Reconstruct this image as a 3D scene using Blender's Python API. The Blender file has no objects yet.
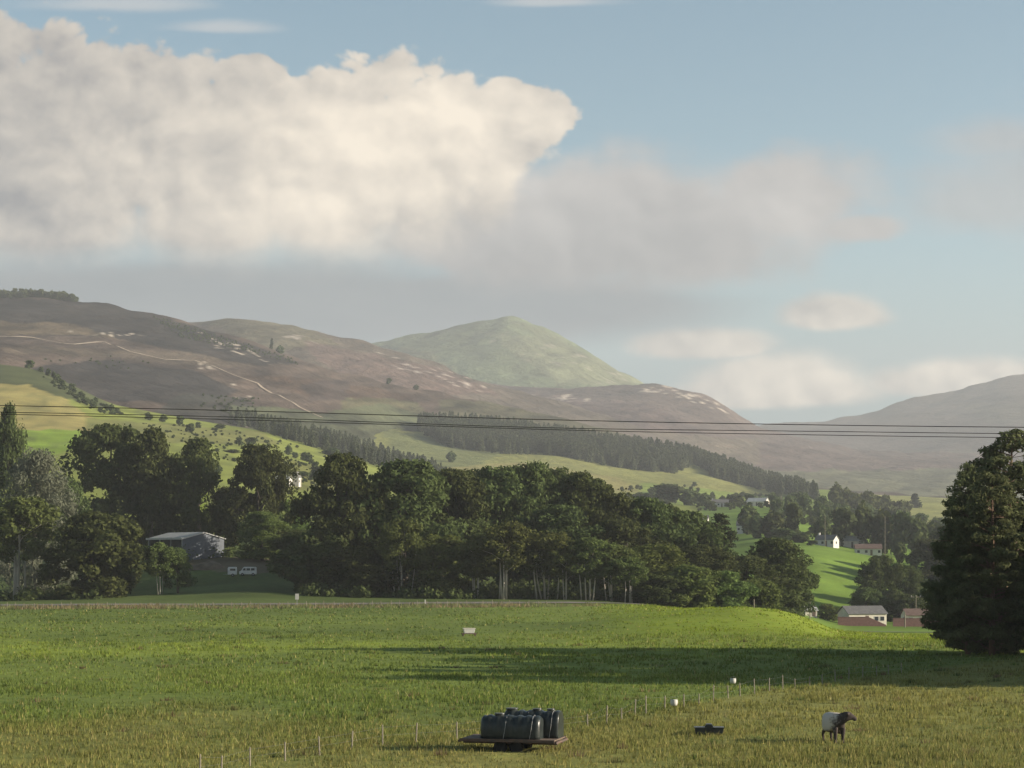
import bpy, bmesh, math, random
import numpy as np
from mathutils import Vector, Matrix, Euler
from mathutils.bvhtree import BVHTree

scene = bpy.context.scene
COL = scene.collection
F = 1911.0        # focal length in pixels of a 1024 px wide frame
HOR = 562.0       # row of the true horizon
H = 8.0           # eye height over the meadow (m)
SUN_EL, SUN_AZ = math.radians(17.0), math.radians(97.0)   # azimuth clockwise from +Y (straight ahead)

# ------------------------------------------------------------------ helpers
def tag(o, label=None, cat=None, group=None, kind=None):
    if label: o['label'] = label
    if cat: o['category'] = cat
    if group: o['group'] = group
    if kind: o['kind'] = kind
    return o

def at(px, py, Y):
    return Vector(((px - 512) / F * Y, Y, H + (HOR - py) / F * Y))

def px_of(x, Y): return 512 + F * x / Y

def link(o, parent=None):
    COL.objects.link(o)
    if parent is not None: o.parent = parent
    return o

def empty(name, loc=(0, 0, 0), rz=0.0, scale=None):
    o = bpy.data.objects.new(name, None)
    o.empty_display_size = 0.5
    o.location = loc; o.rotation_euler = (0, 0, rz)
    if scale is not None: o.scale = scale
    return link(o)

def np_mesh(name, verts, faces, smooth=False, col=None, uniform=None):
    """verts (n,3); faces (m,k) int array or list of lists"""
    me = bpy.data.meshes.new(name)
    verts = np.asarray(verts, dtype=np.float32)
    if isinstance(faces, np.ndarray) and faces.ndim == 2:
        m, k = faces.shape
        me.vertices.add(len(verts)); me.vertices.foreach_set('co', verts.ravel())
        me.loops.add(m * k); me.loops.foreach_set('vertex_index', faces.astype(np.int32).ravel())
        me.polygons.add(m)
        me.polygons.foreach_set('loop_start', np.arange(0, m * k, k, dtype=np.int32))
        try: me.polygons.foreach_set('loop_total', np.full(m, k, dtype=np.int32))
        except Exception: pass
        me.update(calc_edges=True)
    else:
        me.from_pydata([tuple(map(float, v)) for v in verts], [], [tuple(int(i) for i in f) for f in faces])
        me.update()
    if smooth:
        me.polygons.foreach_set('use_smooth', np.ones(len(me.polygons), dtype=bool))
    if col is not None:
        a = me.color_attributes.new('Col', 'FLOAT_COLOR', 'POINT')
        c = np.ones((len(verts), 4), dtype=np.float32); c[:, :3] = col
        a.data.foreach_set('color', c.ravel())
    return me

def obj(name, me, mat=None, parent=None):
    o = bpy.data.objects.new(name, me)
    if mat is not None and len(me.materials) == 0: me.materials.append(mat)
    return link(o, parent)

class MB:
    """collects shapes, builds ONE mesh object"""
    def __init__(s): s.v = []; s.f = []; s.n = 0
    def add(s, v, f):
        v = [tuple(p) for p in v]
        s.v += v; s.f += [tuple(i + s.n for i in q) for q in f]; s.n += len(v); return s
    def box(s, c, d, rz=0.0, rot=None):
        R = rot if rot is not None else Matrix.Rotation(rz, 3, 'Z')
        hx, hy, hz = d[0] / 2, d[1] / 2, d[2] / 2
        vs = [Vector(c) + R @ Vector((x * hx, y * hy, z * hz)) for x in (-1, 1) for y in (-1, 1) for z in (-1, 1)]
        return s.add(vs, [(0, 1, 3, 2), (4, 6, 7, 5), (0, 4, 5, 1), (2, 3, 7, 6), (0, 2, 6, 4), (1, 5, 7, 3)])
    def tube(s, pts, rad, n=8, cap=True):
        pts = [Vector(p) for p in pts]; vs = []; k = len(pts)
        if not isinstance(rad, (list, tuple)): rad = [rad] * k
        for i, p in enumerate(pts):
            d = (pts[min(i + 1, k - 1)] - pts[max(i - 1, 0)]).normalized()
            a = d.orthogonal().normalized() if abs(d.z) > .9 else d.cross(Vector((0, 0, 1))).normalized()
            if abs(d.z) > .9:
                a = Vector((0, 1, 0)).cross(d).normalized()
            b = d.cross(a)
            for j in range(n):
                t = 2 * math.pi * j / n
                vs.append(p + (a * math.cos(t) + b * math.sin(t)) * rad[i])
        fs = [(i * n + j, i * n + (j + 1) % n, (i + 1) * n + (j + 1) % n, (i + 1) * n + j) for i in range(k - 1) for j in range(n)]
        if cap: fs += [tuple(range(n - 1, -1, -1)), tuple((k - 1) * n + j for j in range(n))]
        return s.add(vs, fs)
    def prism(s, poly, y0, y1):
        """polygon in (x,z) pulled along y"""
        n = len(poly)
        vs = [(x, y0, z) for x, z in poly] + [(x, y1, z) for x, z in poly]
        fs = [tuple(range(n)), tuple(range(2 * n - 1, n - 1, -1))]
        fs += [(i, i + n, (i + 1) % n + n, (i + 1) % n) for i in range(n)]
        return s.add(vs, fs)
    def build(s, name, mat, parent=None, smooth=False, bevel=0.0):
        me = bpy.data.meshes.new(name)
        me.from_pydata([tuple(map(float, v)) for v in s.v], [], s.f); me.update()
        bm = bmesh.new(); bm.from_mesh(me)
        bmesh.ops.recalc_face_normals(bm, faces=bm.faces)
        if bevel > 0:
            es = [e for e in bm.edges if len(e.link_faces) == 2 and e.calc_face_angle(0) > .6]
            bmesh.ops.bevel(bm, geom=es, offset=bevel, segments=2, affect='EDGES', profile=.5)
        bm.to_mesh(me); bm.free()
        if smooth:
            for p in me.polygons: p.use_smooth = True
        return obj(name, me, mat, parent)

def children(o): return [c for c in bpy.data.objects if c.parent is o]
def copy_tree(o, parent=None):
    c = o.copy(); COL.objects.link(c)
    if parent is not None: c.parent = parent
    for ch in children(o): copy_tree(ch, c)
    return c

# numpy value noise
_rs = np.random.RandomState(7); _T = _rs.rand(256, 256)
def vnoise(x, y):
    xi = np.floor(x).astype(int); yi = np.floor(y).astype(int)
    fx = x - xi; fy = y - yi; fx = fx * fx * (3 - 2 * fx); fy = fy * fy * (3 - 2 * fy)
    g = lambda a, b: _T[a % 256, b % 256]
    return (g(xi, yi) * (1 - fx) + g(xi + 1, yi) * fx) * (1 - fy) + (g(xi, yi + 1) * (1 - fx) + g(xi + 1, yi + 1) * fx) * fy
def fbm(x, y, o=5, lac=2.03, gain=.5):
    s = 0; a = 1; n = 0
    for i in range(o):
        s = s + a * vnoise(x + 17.3 * i, y + 9.1 * i); n += a; a *= gain; x = x * lac; y = y * lac
    return s / n - .5      # about -.5 .. .5
def sstep(a, b, x):
    t = np.clip((x - a) / (b - a), 0, 1); return t * t * (3 - 2 * t)
def inpoly(px, py, poly):
    r = np.zeros(px.shape, bool); n = len(poly); j = n - 1
    for i in range(n):
        xi, yi = poly[i]; xj, yj = poly[j]
        c = ((yi > py) != (yj > py)) & (px < (xj - xi) * (py - yi) / ((yj - yi) if yj != yi else 1e-9) + xi)
        r ^= c; j = i
    return r

# ------------------------------------------------------------------ materials
class S:
    """a tiny wrapper: shader sockets with arithmetic"""
    def __init__(s, nt, sock): s.nt = nt; s.k = sock
    def _m(s, op, *others, rev=False):
        n = s.nt.nodes.new('ShaderNodeMath'); n.operation = op
        args = [s, *others] if not rev else [*others, s]
        for i, a in enumerate(args):
            if isinstance(a, S): s.nt.links.new(a.k, n.inputs[i])
            else: n.inputs[i].default_value = float(a)
        return S(s.nt, n.outputs[0])
    def __add__(s, o): return s._m('ADD', o)
    __radd__ = __add__
    def __sub__(s, o): return s._m('SUBTRACT', o)
    def __rsub__(s, o): return s._m('SUBTRACT', o, rev=True)
    def __mul__(s, o): return s._m('MULTIPLY', o)
    __rmul__ = __mul__
    def __truediv__(s, o): return s._m('DIVIDE', o)
    def max(s, o): return s._m('MAXIMUM', o)
    def min(s, o): return s._m('MINIMUM', o)
    def abs(s): return s._m('ABSOLUTE')
    def sqrt(s): return s._m('SQRT')
    def exp(s): return s._m('EXPONENT')
    def ss(s, a, b):
        n = s.nt.nodes.new('ShaderNodeMapRange'); n.interpolation_type = 'SMOOTHSTEP'
        s.nt.links.new(s.k, n.inputs['Value']); n.inputs['From Min'].default_value = a; n.inputs['From Max'].default_value = b
        return S(s.nt, n.outputs[0])

def new_mat(name):
    m = bpy.data.materials.new(name); m.use_nodes = True
    nt = m.node_tree; nt.nodes.clear()
    out = nt.nodes.new('ShaderNodeOutputMaterial')
    return m, nt, out
def noise(nt, vec, scale, detail=4, rough=.55, dist=0.0):
    n = nt.nodes.new('ShaderNodeTexNoise'); n.inputs['Scale'].default_value = scale
    n.inputs['Detail'].default_value = detail; n.inputs['Roughness'].default_value = rough; n.inputs['Distortion'].default_value = dist
    if vec is not None: nt.links.new(vec, n.inputs['Vector'])
    return n
def mixc(nt, fac, a, b, mode='MIX'):
    n = nt.nodes.new('ShaderNodeMix'); n.data_type = 'RGBA'; n.blend_type = mode
    for i, v in ((0, fac), (6, a), (7, b)):
        if isinstance(v, S): v = v.k
        if isinstance(v, bpy.types.NodeSocket): nt.links.new(v, n.inputs[i])
        elif i == 0: n.inputs[0].default_value = v
        else: n.inputs[i].default_value = (*v, 1)
    return n.outputs[2]

def plain(name, c, rough=.7, var=.25, scale=3.0, metal=0.0, bump=0.0, c2=None, spec=.3):
    """painted / wooden / plastic surface with uneven tone"""
    m, nt, out = new_mat(name)
    b = nt.nodes.new('ShaderNodeBsdfPrincipled'); nt.links.new(b.outputs[0], out.inputs[0])
    tc = nt.nodes.new('ShaderNodeTexCoord')
    n = noise(nt, tc.outputs['Object'], scale, 6, .6)
    f = S(nt, n.outputs['Fac']).ss(.3, .7)
    d = c2 if c2 else tuple(x * (1 - var) for x in c)
    nt.links.new(mixc(nt, f, c, d), b.inputs['Base Color'])
    b.inputs['Roughness'].default_value = rough; b.inputs['Metallic'].default_value = metal
    b.inputs['Specular IOR Level'].default_value = spec
    if bump:
        bp = nt.nodes.new('ShaderNodeBump'); bp.inputs['Strength'].default_value = bump; bp.inputs['Distance'].default_value = .05
        nt.links.new(n.outputs['Fac'], bp.inputs['Height']); nt.links.new(bp.outputs[0], b.inputs['Normal'])
    return m

def leaf_mat(name, c, c2, trans=.3, tree_var=.35):
    m, nt, out = new_mat(name)
    g = nt.nodes.new('ShaderNodeNewGeometry'); oi = nt.nodes.new('ShaderNodeObjectInfo'); tc = nt.nodes.new('ShaderNodeTexCoord')
    r = S(nt, g.outputs['Random Per Island'])
    nz = S(nt, noise(nt, tc.outputs['Object'], .55, 3).outputs['Fac']).ss(.35, .65)
    f = r * .45 + nz * .55
    base = mixc(nt, f, c, c2)
    v = S(nt, oi.outputs['Random']) * tree_var + (1 - tree_var / 2)
    cc = nt.nodes.new('ShaderNodeHueSaturation'); nt.links.new(base, cc.inputs['Color']); nt.links.new(v.k, cc.inputs['Value'])
    hu = S(nt, oi.outputs['Random']) * .05 + .472; nt.links.new(hu.k, cc.inputs['Hue'])
    d = nt.nodes.new('ShaderNodeBsdfDiffuse'); t = nt.nodes.new('ShaderNodeBsdfTranslucent'); mx = nt.nodes.new('ShaderNodeMixShader')
    nt.links.new(cc.outputs[0], d.inputs[0]); nt.links.new(cc.outputs[0], t.inputs[0])
    mx.inputs[0].default_value = trans
    nt.links.new(d.outputs[0], mx.inputs[1]); nt.links.new(t.outputs[0], mx.inputs[2]); nt.links.new(mx.outputs[0], out.inputs[0])
    return m

def terrain_mat(name, scales=((.02, .5), (.2, .4)), bump=(1.0, .3), bscale=.3):
    """Col attribute broken up by world-space noise"""
    m, nt, out = new_mat(name)
    b = nt.nodes.new('ShaderNodeBsdfPrincipled'); nt.links.new(b.outputs[0], out.inputs[0])
    b.inputs['Roughness'].default_value = .95; b.inputs['Specular IOR Level'].default_value = .05
    at_ = nt.nodes.new('ShaderNodeAttribute'); at_.attribute_name = 'Col'
    tc = nt.nodes.new('ShaderNodeTexCoord'); cur = at_.outputs['Color']; v = None
    for sc, amp in scales:
        n = S(nt, noise(nt, tc.outputs['Object'], sc, 6, .62).outputs['Fac'])
        t = (n - .5) * (2 * amp) + 1
        v = t if v is None else v * t
    h = nt.nodes.new('ShaderNodeHueSaturation'); nt.links.new(cur, h.inputs['Color']); nt.links.new(v.k, h.inputs['Value'])
    n2 = S(nt, noise(nt, tc.outputs['Object'], scales[-1][0] * .6, 4).outputs['Fac']) * .06 + .47
    nt.links.new(n2.k, h.inputs['Hue'])
    nt.links.new(h.outputs[0], b.inputs['Base Color'])
    bp = nt.nodes.new('ShaderNodeBump'); bp.inputs['Strength'].default_value = bump[1]; bp.inputs['Distance'].default_value = bump[0]
    nt.links.new(noise(nt, tc.outputs['Object'], bscale, 8, .65).outputs['Fac'], bp.inputs['Height']); nt.links.new(bp.outputs[0], b.inputs['Normal'])
    return m
# ------------------------------------------------------------------ terrain
BVH = []
PX0, PX1 = -900, 1950

def layer(name, rows, ncol, nsub, colfn, mat, amp, lam, fine=0.0, kind='structure', back=((1.10, 30), (1.3, 160)), smooth_passes=3, ymin=70.0, crest_keep=True):
    """rows: (distance Y, [(px, py) ...]) near to far; a heightfield through these lines; back: slopes down behind the crest"""
    c = np.linspace(PX0, PX1, ncol)
    Ys = []; Z = []
    prof = []
    for Y, pts in rows:
        p = np.array(pts, float)
        py = np.interp(c, p[:, 0], p[:, 1])
        k = np.hanning(9); k /= k.sum(); nn = max(1, int(round(ncol / (PX1 - PX0) * 6)))
        py = np.convolve(np.pad(py, 4, mode='edge'), k, 'valid')
        prof.append((Y, H + (HOR - py) * max(Y, 1) / F))
    for i in range(len(prof) - 1):
        (Ya, za), (Yb, zb) = prof[i], prof[i + 1]
        n = nsub[i] if isinstance(nsub, (list, tuple)) else nsub
        for j in range(n):
            t = j / n
            Ys.append(Ya + (Yb - Ya) * t); Z.append(za + (zb - za) * t)
    Ys.append(prof[-1][0]); Z.append(prof[-1][1])
    Z = np.array(Z); Ys = np.array(Ys)
    for _ in range(smooth_passes):
        Z[1:-1] = .25 * Z[:-2] + .5 * Z[1:-1] + .25 * Z[2:]
    if back:
        zc = Z[-1]; Yc = Ys[-1]
        for m, drop in back:
            for t in (.5, 1.0):
                pass
            Ys = np.append(Ys, Yc * m); Z = np.vstack([Z, zc - drop])
    X = (c[None, :] - 512) / F * np.maximum(Ys, ymin)[:, None]
    YY = np.repeat(Ys[:, None], ncol, 1)
    z = Z + amp * (fbm(X / lam + 31, YY / lam + 11, 5)) * np.ones_like(Z)
    if fine: z = z + fine * fbm(X / (lam * .12) + 5, YY / (lam * .12), 4)
    pxg = 512 + F * X / np.maximum(YY, ymin); pyg = HOR - (z - H) * F / np.maximum(YY, 1)
    nr = len(Ys)
    V = np.stack([X, YY, z], -1).reshape(-1, 3)
    i = np.arange(nr - 1)[:, None] * ncol + np.arange(ncol - 1)[None, :]
    Q = np.stack([i, i + 1, i + ncol + 1, i + ncol], -1).reshape(-1, 4)
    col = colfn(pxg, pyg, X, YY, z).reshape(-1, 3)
    me = np_mesh(name, V, Q, True, col)
    o = obj(name, me, mat); tag(o, kind=kind)
    BVH.append((o, BVHTree.FromPolygons([tuple(map(float, p)) for p in V], [tuple(map(int, q)) for q in Q])))
    return o

def gz(x, y, only=None):
    best = -200.0
    for o, b in BVH:
        if only and o.name not in only: continue
        h = b.ray_cast(Vector((x, y, 3000)), Vector((0, 0, -1)))
        if h[0] is not None and h[0].z > best: best = h[0].z
    return best
def ray_hit(px, py, only=None):
    """where the line of sight at a photo position meets the land"""
    o = Vector((0, 0, H)); d = Vector(((px - 512) / F, 1, (HOR - py) / F)).normalized(); best = None
    for ob, b in BVH:
        if only and ob.name not in only: continue
        h = b.ray_cast(o, d)
        if h[0] is not None and (best is None or h[3] < best[1]): best = (h[0], h[3])
    return best[0] if best else None

def paint(base, px, py, polys, jit=3.0, seed=0):
    c = np.broadcast_to(np.array(base, float), px.shape + (3,)).copy() if not isinstance(base, np.ndarray) else base
    jx = px + jit * 2 * fbm(px / 14 + seed, py / 9, 3); jy = py + jit * fbm(px / 17 + 40 + seed, py / 8, 3)
    for poly, rgb, a in polys:
        m = inpoly(jx, jy, poly)
        c[m] = c[m] * (1 - a) + np.array(rgb) * a
    return c

# ---- colours of the ground cover (albedo)
GREEN = (.150, .190, .042); DRY = (.210, .190, .062); DEEP = (.104, .138, .034); LUSH = (.200, .245, .040)
def meadow_col(X, Y):
    """green hay meadow, drier towards the viewer"""
    px = 512 + F * X / np.maximum(Y, 20)
    n1 = fbm(X / 9 + 3, Y / 14 + 8, 4); n2 = fbm(X / 2.2, Y / 3.5 + 4, 3); n3 = fbm(X / 30 + 9, Y / 22, 3)
    dry = sstep(110, 80, Y + 46 * n1 + 8 * n2) * .56
    # rough pasture on the viewer's side of the wire fence is drier still
    fy = np.interp(px, [200, 415, 583, 714, 845, 905, 1100], [74, 83.5, 92, 111, 130, 139, 165])
    dry = np.maximum(dry, sstep(fy + 3, fy - 3, Y + 3 * n2) * (.62 + .8 * n1))
    g = np.array(GREEN)[None] ; out = np.ones(X.shape + (3,)) * g
    lush = np.clip(.5 + 1.6 * n3 + .9 * n1, 0, 1)[..., None]
    out = np.array(DEEP) * (1 - lush) + out * lush
    yel = (sstep(150, 170, Y) * sstep(215, 190, Y) * np.clip(.35 + 1.5 * n1 + n2, 0, 1))[..., None]
    out = out * (1 - yel) + np.array(LUSH) * yel
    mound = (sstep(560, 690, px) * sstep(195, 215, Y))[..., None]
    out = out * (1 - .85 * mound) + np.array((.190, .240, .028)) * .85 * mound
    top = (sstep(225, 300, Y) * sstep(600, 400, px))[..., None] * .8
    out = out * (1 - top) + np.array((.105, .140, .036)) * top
    d = np.clip(dry, 0, 1)[..., None]
    dr = np.array(DRY) * (1 + .5 * n2[..., None])
    return np.clip(out * (1 - d) + dr * d, .01, 1)

def col_ground(px, py, X, Y, z):
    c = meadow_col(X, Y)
    far = np.ones(X.shape + (3,)) * np.array((.075, .100, .030))
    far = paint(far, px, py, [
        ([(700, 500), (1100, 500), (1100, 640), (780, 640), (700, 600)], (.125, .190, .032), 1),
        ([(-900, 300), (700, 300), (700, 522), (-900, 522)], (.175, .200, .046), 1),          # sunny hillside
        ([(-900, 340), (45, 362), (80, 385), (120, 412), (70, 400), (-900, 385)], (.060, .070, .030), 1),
        ([(-900, 376), (28, 384), (70, 402), (98, 424), (84, 432), (-900, 424)], (.275, .235, .085), 1),   # ripe strip
        ([(-900, 427), (90, 430), (92, 446), (50, 455), (-900, 470)], (.170, .240, .035), 1),
        ([(85, 418), (170, 425), (260, 432), (280, 445), (120, 442), (92, 440)], (.150, .155, .050), 1),
        ([(150, 470), (200, 478), (210, 512), (160, 500)], (.200, .250, .030), 1),
        ([(255, 452), (330, 470), (345, 492), (280, 490)], (.150, .150, .045), .8),
        ([(185, 556), (300, 560), (300, 575), (185, 570)], (.115, .095, .060), 1),             # worn yard
    ], 4.0)
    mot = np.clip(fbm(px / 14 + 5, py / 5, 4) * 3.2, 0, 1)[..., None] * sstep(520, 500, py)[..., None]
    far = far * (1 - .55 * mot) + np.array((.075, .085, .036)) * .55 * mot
    n = fbm(X / 25, Y / 25, 4)[..., None]
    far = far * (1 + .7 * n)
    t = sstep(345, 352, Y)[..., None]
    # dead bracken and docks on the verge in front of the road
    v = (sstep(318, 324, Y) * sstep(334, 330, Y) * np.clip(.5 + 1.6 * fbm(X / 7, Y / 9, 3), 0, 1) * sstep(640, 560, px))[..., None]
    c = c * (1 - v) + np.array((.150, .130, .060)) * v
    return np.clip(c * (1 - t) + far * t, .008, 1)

fl = lambda Y: HOR + H * F / Y
R = lambda Y, *p: (Y, list(p))
ground_rows = [
    R(-320, (0, HOR)), R(5, (0, fl(5))), R(30, (0, fl(30))), R(74, (0, fl(74))), R(110, (0, fl(110))),
    R(160, (0, fl(160)), (800, fl(160)), (900, fl(160)), (1024, fl(160) - 2), (1300, fl(160) - 3)),
    R(200, (0, 638), (760, 638), (840, 640), (930, 641), (1024, 643)),
    R(262, (0, 619), (560, 619), (640, 613), (700, 608), (742, 606), (775, 609), (805, 617), (840, 634), (900, 638), (1100, 640)),
    R(328, (-900, 607.5), (0, 607.5), (300, 606.5), (560, 605), (640, 605), (700, 610), (760, 614), (800, 622), (840, 632), (900, 635), (1024, 636)),
    R(341, (-900, 604.5), (0, 604.5), (300, 603.5), (560, 602), (640, 604), (700, 612), (760, 617), (840, 632), (900, 634), (1024, 635)),
    R(352, (-900, 604), (0, 604), (300, 603), (560, 602), (640, 604), (700, 613), (760, 618), (840, 631.5), (900, 633), (1024, 634)),
    R(420, (-900, 598), (0, 598), (130, 592), (250, 580), (350, 590), (500, 596), (600, 598), (700, 612), (800, 620), (840, 630), (900, 631), (1024, 632)),
    R(480, (-900, 578), (0, 578), (130, 558), (250, 556), (350, 563), (500, 580), (700, 605), (780, 613), (840, 629), (900, 630), (1024, 631)),
    R(560, (-900, 560), (0, 560), (130, 546), (250, 543), (350, 545), (500, 560), (700, 595), (780, 606), (840, 620), (900, 621), (1024, 622)),
    R(700, (-900, 520), (0, 518), (250, 520), (350, 520), (500, 540), (700, 572), (760, 569), (815, 562), (860, 573), (900, 582), (1024, 592)),
    R(800, (-900, 480), (0, 477), (100, 482), (200, 492), (300, 502), (350, 507), (500, 525), (700, 557), (760, 547), (810, 547), (860, 555), (900, 563), (940, 567), (1024, 570)),
    R(1000, (-900, 425), (0, 432), (100, 438), (200, 455), (300, 476), (350, 488), (400, 498), (500, 512), (700, 538), (760, 530), (810, 535), (860, 545), (900, 552), (1024, 556)),
    R(1200, (-900, 390), (0, 398), (60, 405), (110, 418), (200, 434), (300, 458), (350, 472), (400, 484), (500, 502), (640, 515), (700, 520), (760, 513), (810, 520), (860, 530), (900, 538), (1024, 545)),
    R(1400, (-900, 350), (0, 364), (40, 370), (70, 384), (110, 404), (200, 421), (260, 430), (300, 442), (350, 456), (400, 471), (450, 484), (500, 492), (600, 500), (700, 506), (760, 505), (810, 508), (860, 520), (900, 527), (1024, 535)),
]
M_ground = terrain_mat('grass_ground', ((.05, .35), (.9, .45)), (.25, .5), 2.0)
M_hill = terrain_mat('heather_moor', ((.006, .30), (.05, .45), (.28, .45)), (7.0, .8), .05)
M_far = terrain_mat('far_moor', ((.004, .25), (.03, .45), (.16, .45)), (12.0, .9), .03)
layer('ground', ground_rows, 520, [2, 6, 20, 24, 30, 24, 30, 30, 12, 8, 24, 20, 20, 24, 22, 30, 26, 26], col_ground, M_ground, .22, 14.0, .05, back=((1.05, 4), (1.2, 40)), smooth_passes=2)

# ---- middle hill: pale pasture below the plantation
def col_mid(px, py, X, Y, z):
    c = np.ones(X.shape + (3,)) * np.array((.195, .198, .068))
    c = paint(c, px, py, [
        ([(380, 428), (440, 440), (500, 453), (470, 470), (400, 470)], (.125, .140, .062), .8),
        ([(440, 468), (520, 462), (620, 478), (640, 492), (520, 490)], (.225, .200, .078), .8),
        ([(640, 482), (760, 495), (840, 500), (840, 540), (640, 520)], (.165, .215, .050), .9),
        ([(780, 480), (850, 486), (850, 500), (780, 498)], (.170, .215, .055), 1),
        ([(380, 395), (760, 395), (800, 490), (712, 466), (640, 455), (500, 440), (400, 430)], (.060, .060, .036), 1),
    ], 2.5, 3)
    n = fbm(X / 60, Y / 60, 5)[..., None]
    return np.clip(c * (1 + .6 * n), .01, 1)
layer('valley_slope', [
    R(1440, (-900, 420), (0, 420), (300, 462), (400, 490), (500, 505), (600, 512), (760, 515), (900, 540), (1024, 545)),
    R(1650, (-900, 420), (0, 420), (300, 452), (400, 474), (450, 476), (500, 480), (560, 487), (640, 496), (720, 502), (760, 504), (830, 503), (900, 518), (1024, 524)),
    R(1900, (-900, 420), (0, 420), (300, 445), (400, 455), (450, 462), (500, 465), (560, 470), (640, 482), (700, 489), (760, 499), (830, 496), (900, 506), (1024, 512)),
    R(2100, (-900, 410), (0, 410), (300, 432), (400, 440), (450, 447), (500, 452), (560, 454), (600, 463), (640, 469), (700, 475), (760, 491), (830, 489), (900, 499), (1024, 505)),
    R(2380, (-900, 400), (0, 400), (300, 415), (400, 425), (450, 424), (500, 428), (560, 436), (620, 446), (680, 455), (720, 466), (760, 481), (800, 492), (1024, 503)),
    ], 420, [16, 20, 20, 26], col_mid, M_hill, 7, 220, 1.2, back=((1.03, 10), (1.15, 60)))

# ---- left heather moor
def rocks(px, py, zones, seed, thr=.12, sx=5., sy=2.2):
    """pale outcrops: a mask"""
    n = fbm(px / sx + seed, py / sy, 4); m = np.zeros(px.shape)
    for (cx, cy, rx, ry, k) in zones:
        u = (px - cx) / rx; v = (py - cy - k * (px - cx)) / ry
        m = np.maximum(m, np.clip(1.3 - u * u - v * v, 0, 1))
    return sstep(thr, thr + .06, n + .18 * (m - .8)) * (m > 0)
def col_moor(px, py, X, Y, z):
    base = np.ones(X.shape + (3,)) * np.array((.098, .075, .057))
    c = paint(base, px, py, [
        ([(-900, 285), (110, 300), (200, 328), (300, 362), (260, 366), (200, 358), (120, 338), (-900, 318)], (.036, .032, .028), .97),  # cloud shade along the hilltop, painted into the moor colour
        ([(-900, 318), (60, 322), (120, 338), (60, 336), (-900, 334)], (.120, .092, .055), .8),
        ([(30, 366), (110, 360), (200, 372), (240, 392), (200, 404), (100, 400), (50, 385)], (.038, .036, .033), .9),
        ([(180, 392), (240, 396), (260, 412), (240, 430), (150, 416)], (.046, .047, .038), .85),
        ([(240, 374), (330, 380), (420, 396), (400, 412), (320, 400)], (.104, .072, .050), .9),
        ([(300, 384), (350, 378), (352, 402), (310, 402)], (.070, .056, .048), .8),
        ([(345, 396), (420, 402), (430, 440), (340, 420)], (.120, .122, .060), .7),
        ([(230, 405), (320, 412), (380, 404), (470, 430), (470, 500), (260, 445)], (.092, .104, .054), .95),
        ([(0, 345), (180, 352), (260, 366), (200, 366), (100, 356), (0, 352)], (.130, .104, .072), .7),
        ([(440, 400), (560, 405), (640, 440), (560, 440), (440, 425)], (.105, .108, .058), .7),
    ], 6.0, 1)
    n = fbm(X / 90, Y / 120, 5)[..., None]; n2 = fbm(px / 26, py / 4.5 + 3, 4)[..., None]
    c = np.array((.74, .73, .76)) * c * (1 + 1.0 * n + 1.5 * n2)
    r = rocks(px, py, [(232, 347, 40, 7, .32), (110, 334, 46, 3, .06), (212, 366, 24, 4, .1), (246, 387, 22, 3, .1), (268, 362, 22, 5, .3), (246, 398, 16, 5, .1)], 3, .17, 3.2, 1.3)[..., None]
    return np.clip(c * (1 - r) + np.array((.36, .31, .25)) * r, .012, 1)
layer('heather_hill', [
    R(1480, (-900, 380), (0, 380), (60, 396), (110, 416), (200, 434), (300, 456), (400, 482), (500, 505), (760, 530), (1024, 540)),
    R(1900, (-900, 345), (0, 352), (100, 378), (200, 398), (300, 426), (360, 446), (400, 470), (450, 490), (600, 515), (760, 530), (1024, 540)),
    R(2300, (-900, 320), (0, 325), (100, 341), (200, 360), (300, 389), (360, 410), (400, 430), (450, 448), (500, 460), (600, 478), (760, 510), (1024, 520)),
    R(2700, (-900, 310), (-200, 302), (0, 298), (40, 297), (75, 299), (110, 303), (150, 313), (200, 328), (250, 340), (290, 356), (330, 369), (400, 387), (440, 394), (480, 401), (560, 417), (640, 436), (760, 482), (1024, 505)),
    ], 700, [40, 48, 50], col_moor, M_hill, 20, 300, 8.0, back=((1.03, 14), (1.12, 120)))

# ---- second moor ridge
def col_ridge(px, py, X, Y, z):
    c = paint((.104, .086, .068), px, py, [
        ([(190, 315), (300, 322), (340, 345), (260, 350)], (.112, .104, .064), .7),
        ([(300, 340), (440, 368), (500, 396), (400, 392), (330, 370)], (.112, .078, .066), .8)], 6, 5)
    c = np.array((.86, .85, .84)) * c * (1 + .8 * fbm(X / 130, Y / 160, 5)[..., None] + 1.0 * fbm(px / 20, py / 4, 4)[..., None])
    r = rocks(px, py, [(420, 368, 50, 8, .26), (300, 325, 20, 3, .3), (460, 384, 26, 5, .2), (300, 338, 30, 5, .2)], 8, .17, 4, 1.5)[..., None]
    return np.clip(c * (1 - r) + np.array((.33, .28, .24)) * r, .012, 1)
layer('moor_ridge', [
    R(2850, (-900, 400), (100, 390), (300, 400), (480, 430), (640, 460), (760, 500), (1024, 520)),
    R(3200, (-900, 380), (100, 360), (200, 345), (300, 356), (400, 374), (500, 402), (600, 430), (760, 480), (1024, 512)),
    R(3600, (-900, 380), (120, 340), (180, 326), (208, 320), (230, 318), (260, 320), (300, 327), (340, 336), (380, 347), (430, 362), (480, 382), (520, 391), (600, 412), (760, 465), (1024, 505)),
    ], 520, [40, 50], col_ridge, M_far, 26, 400, 12, back=((1.03, 20), (1.12, 160)))

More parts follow.
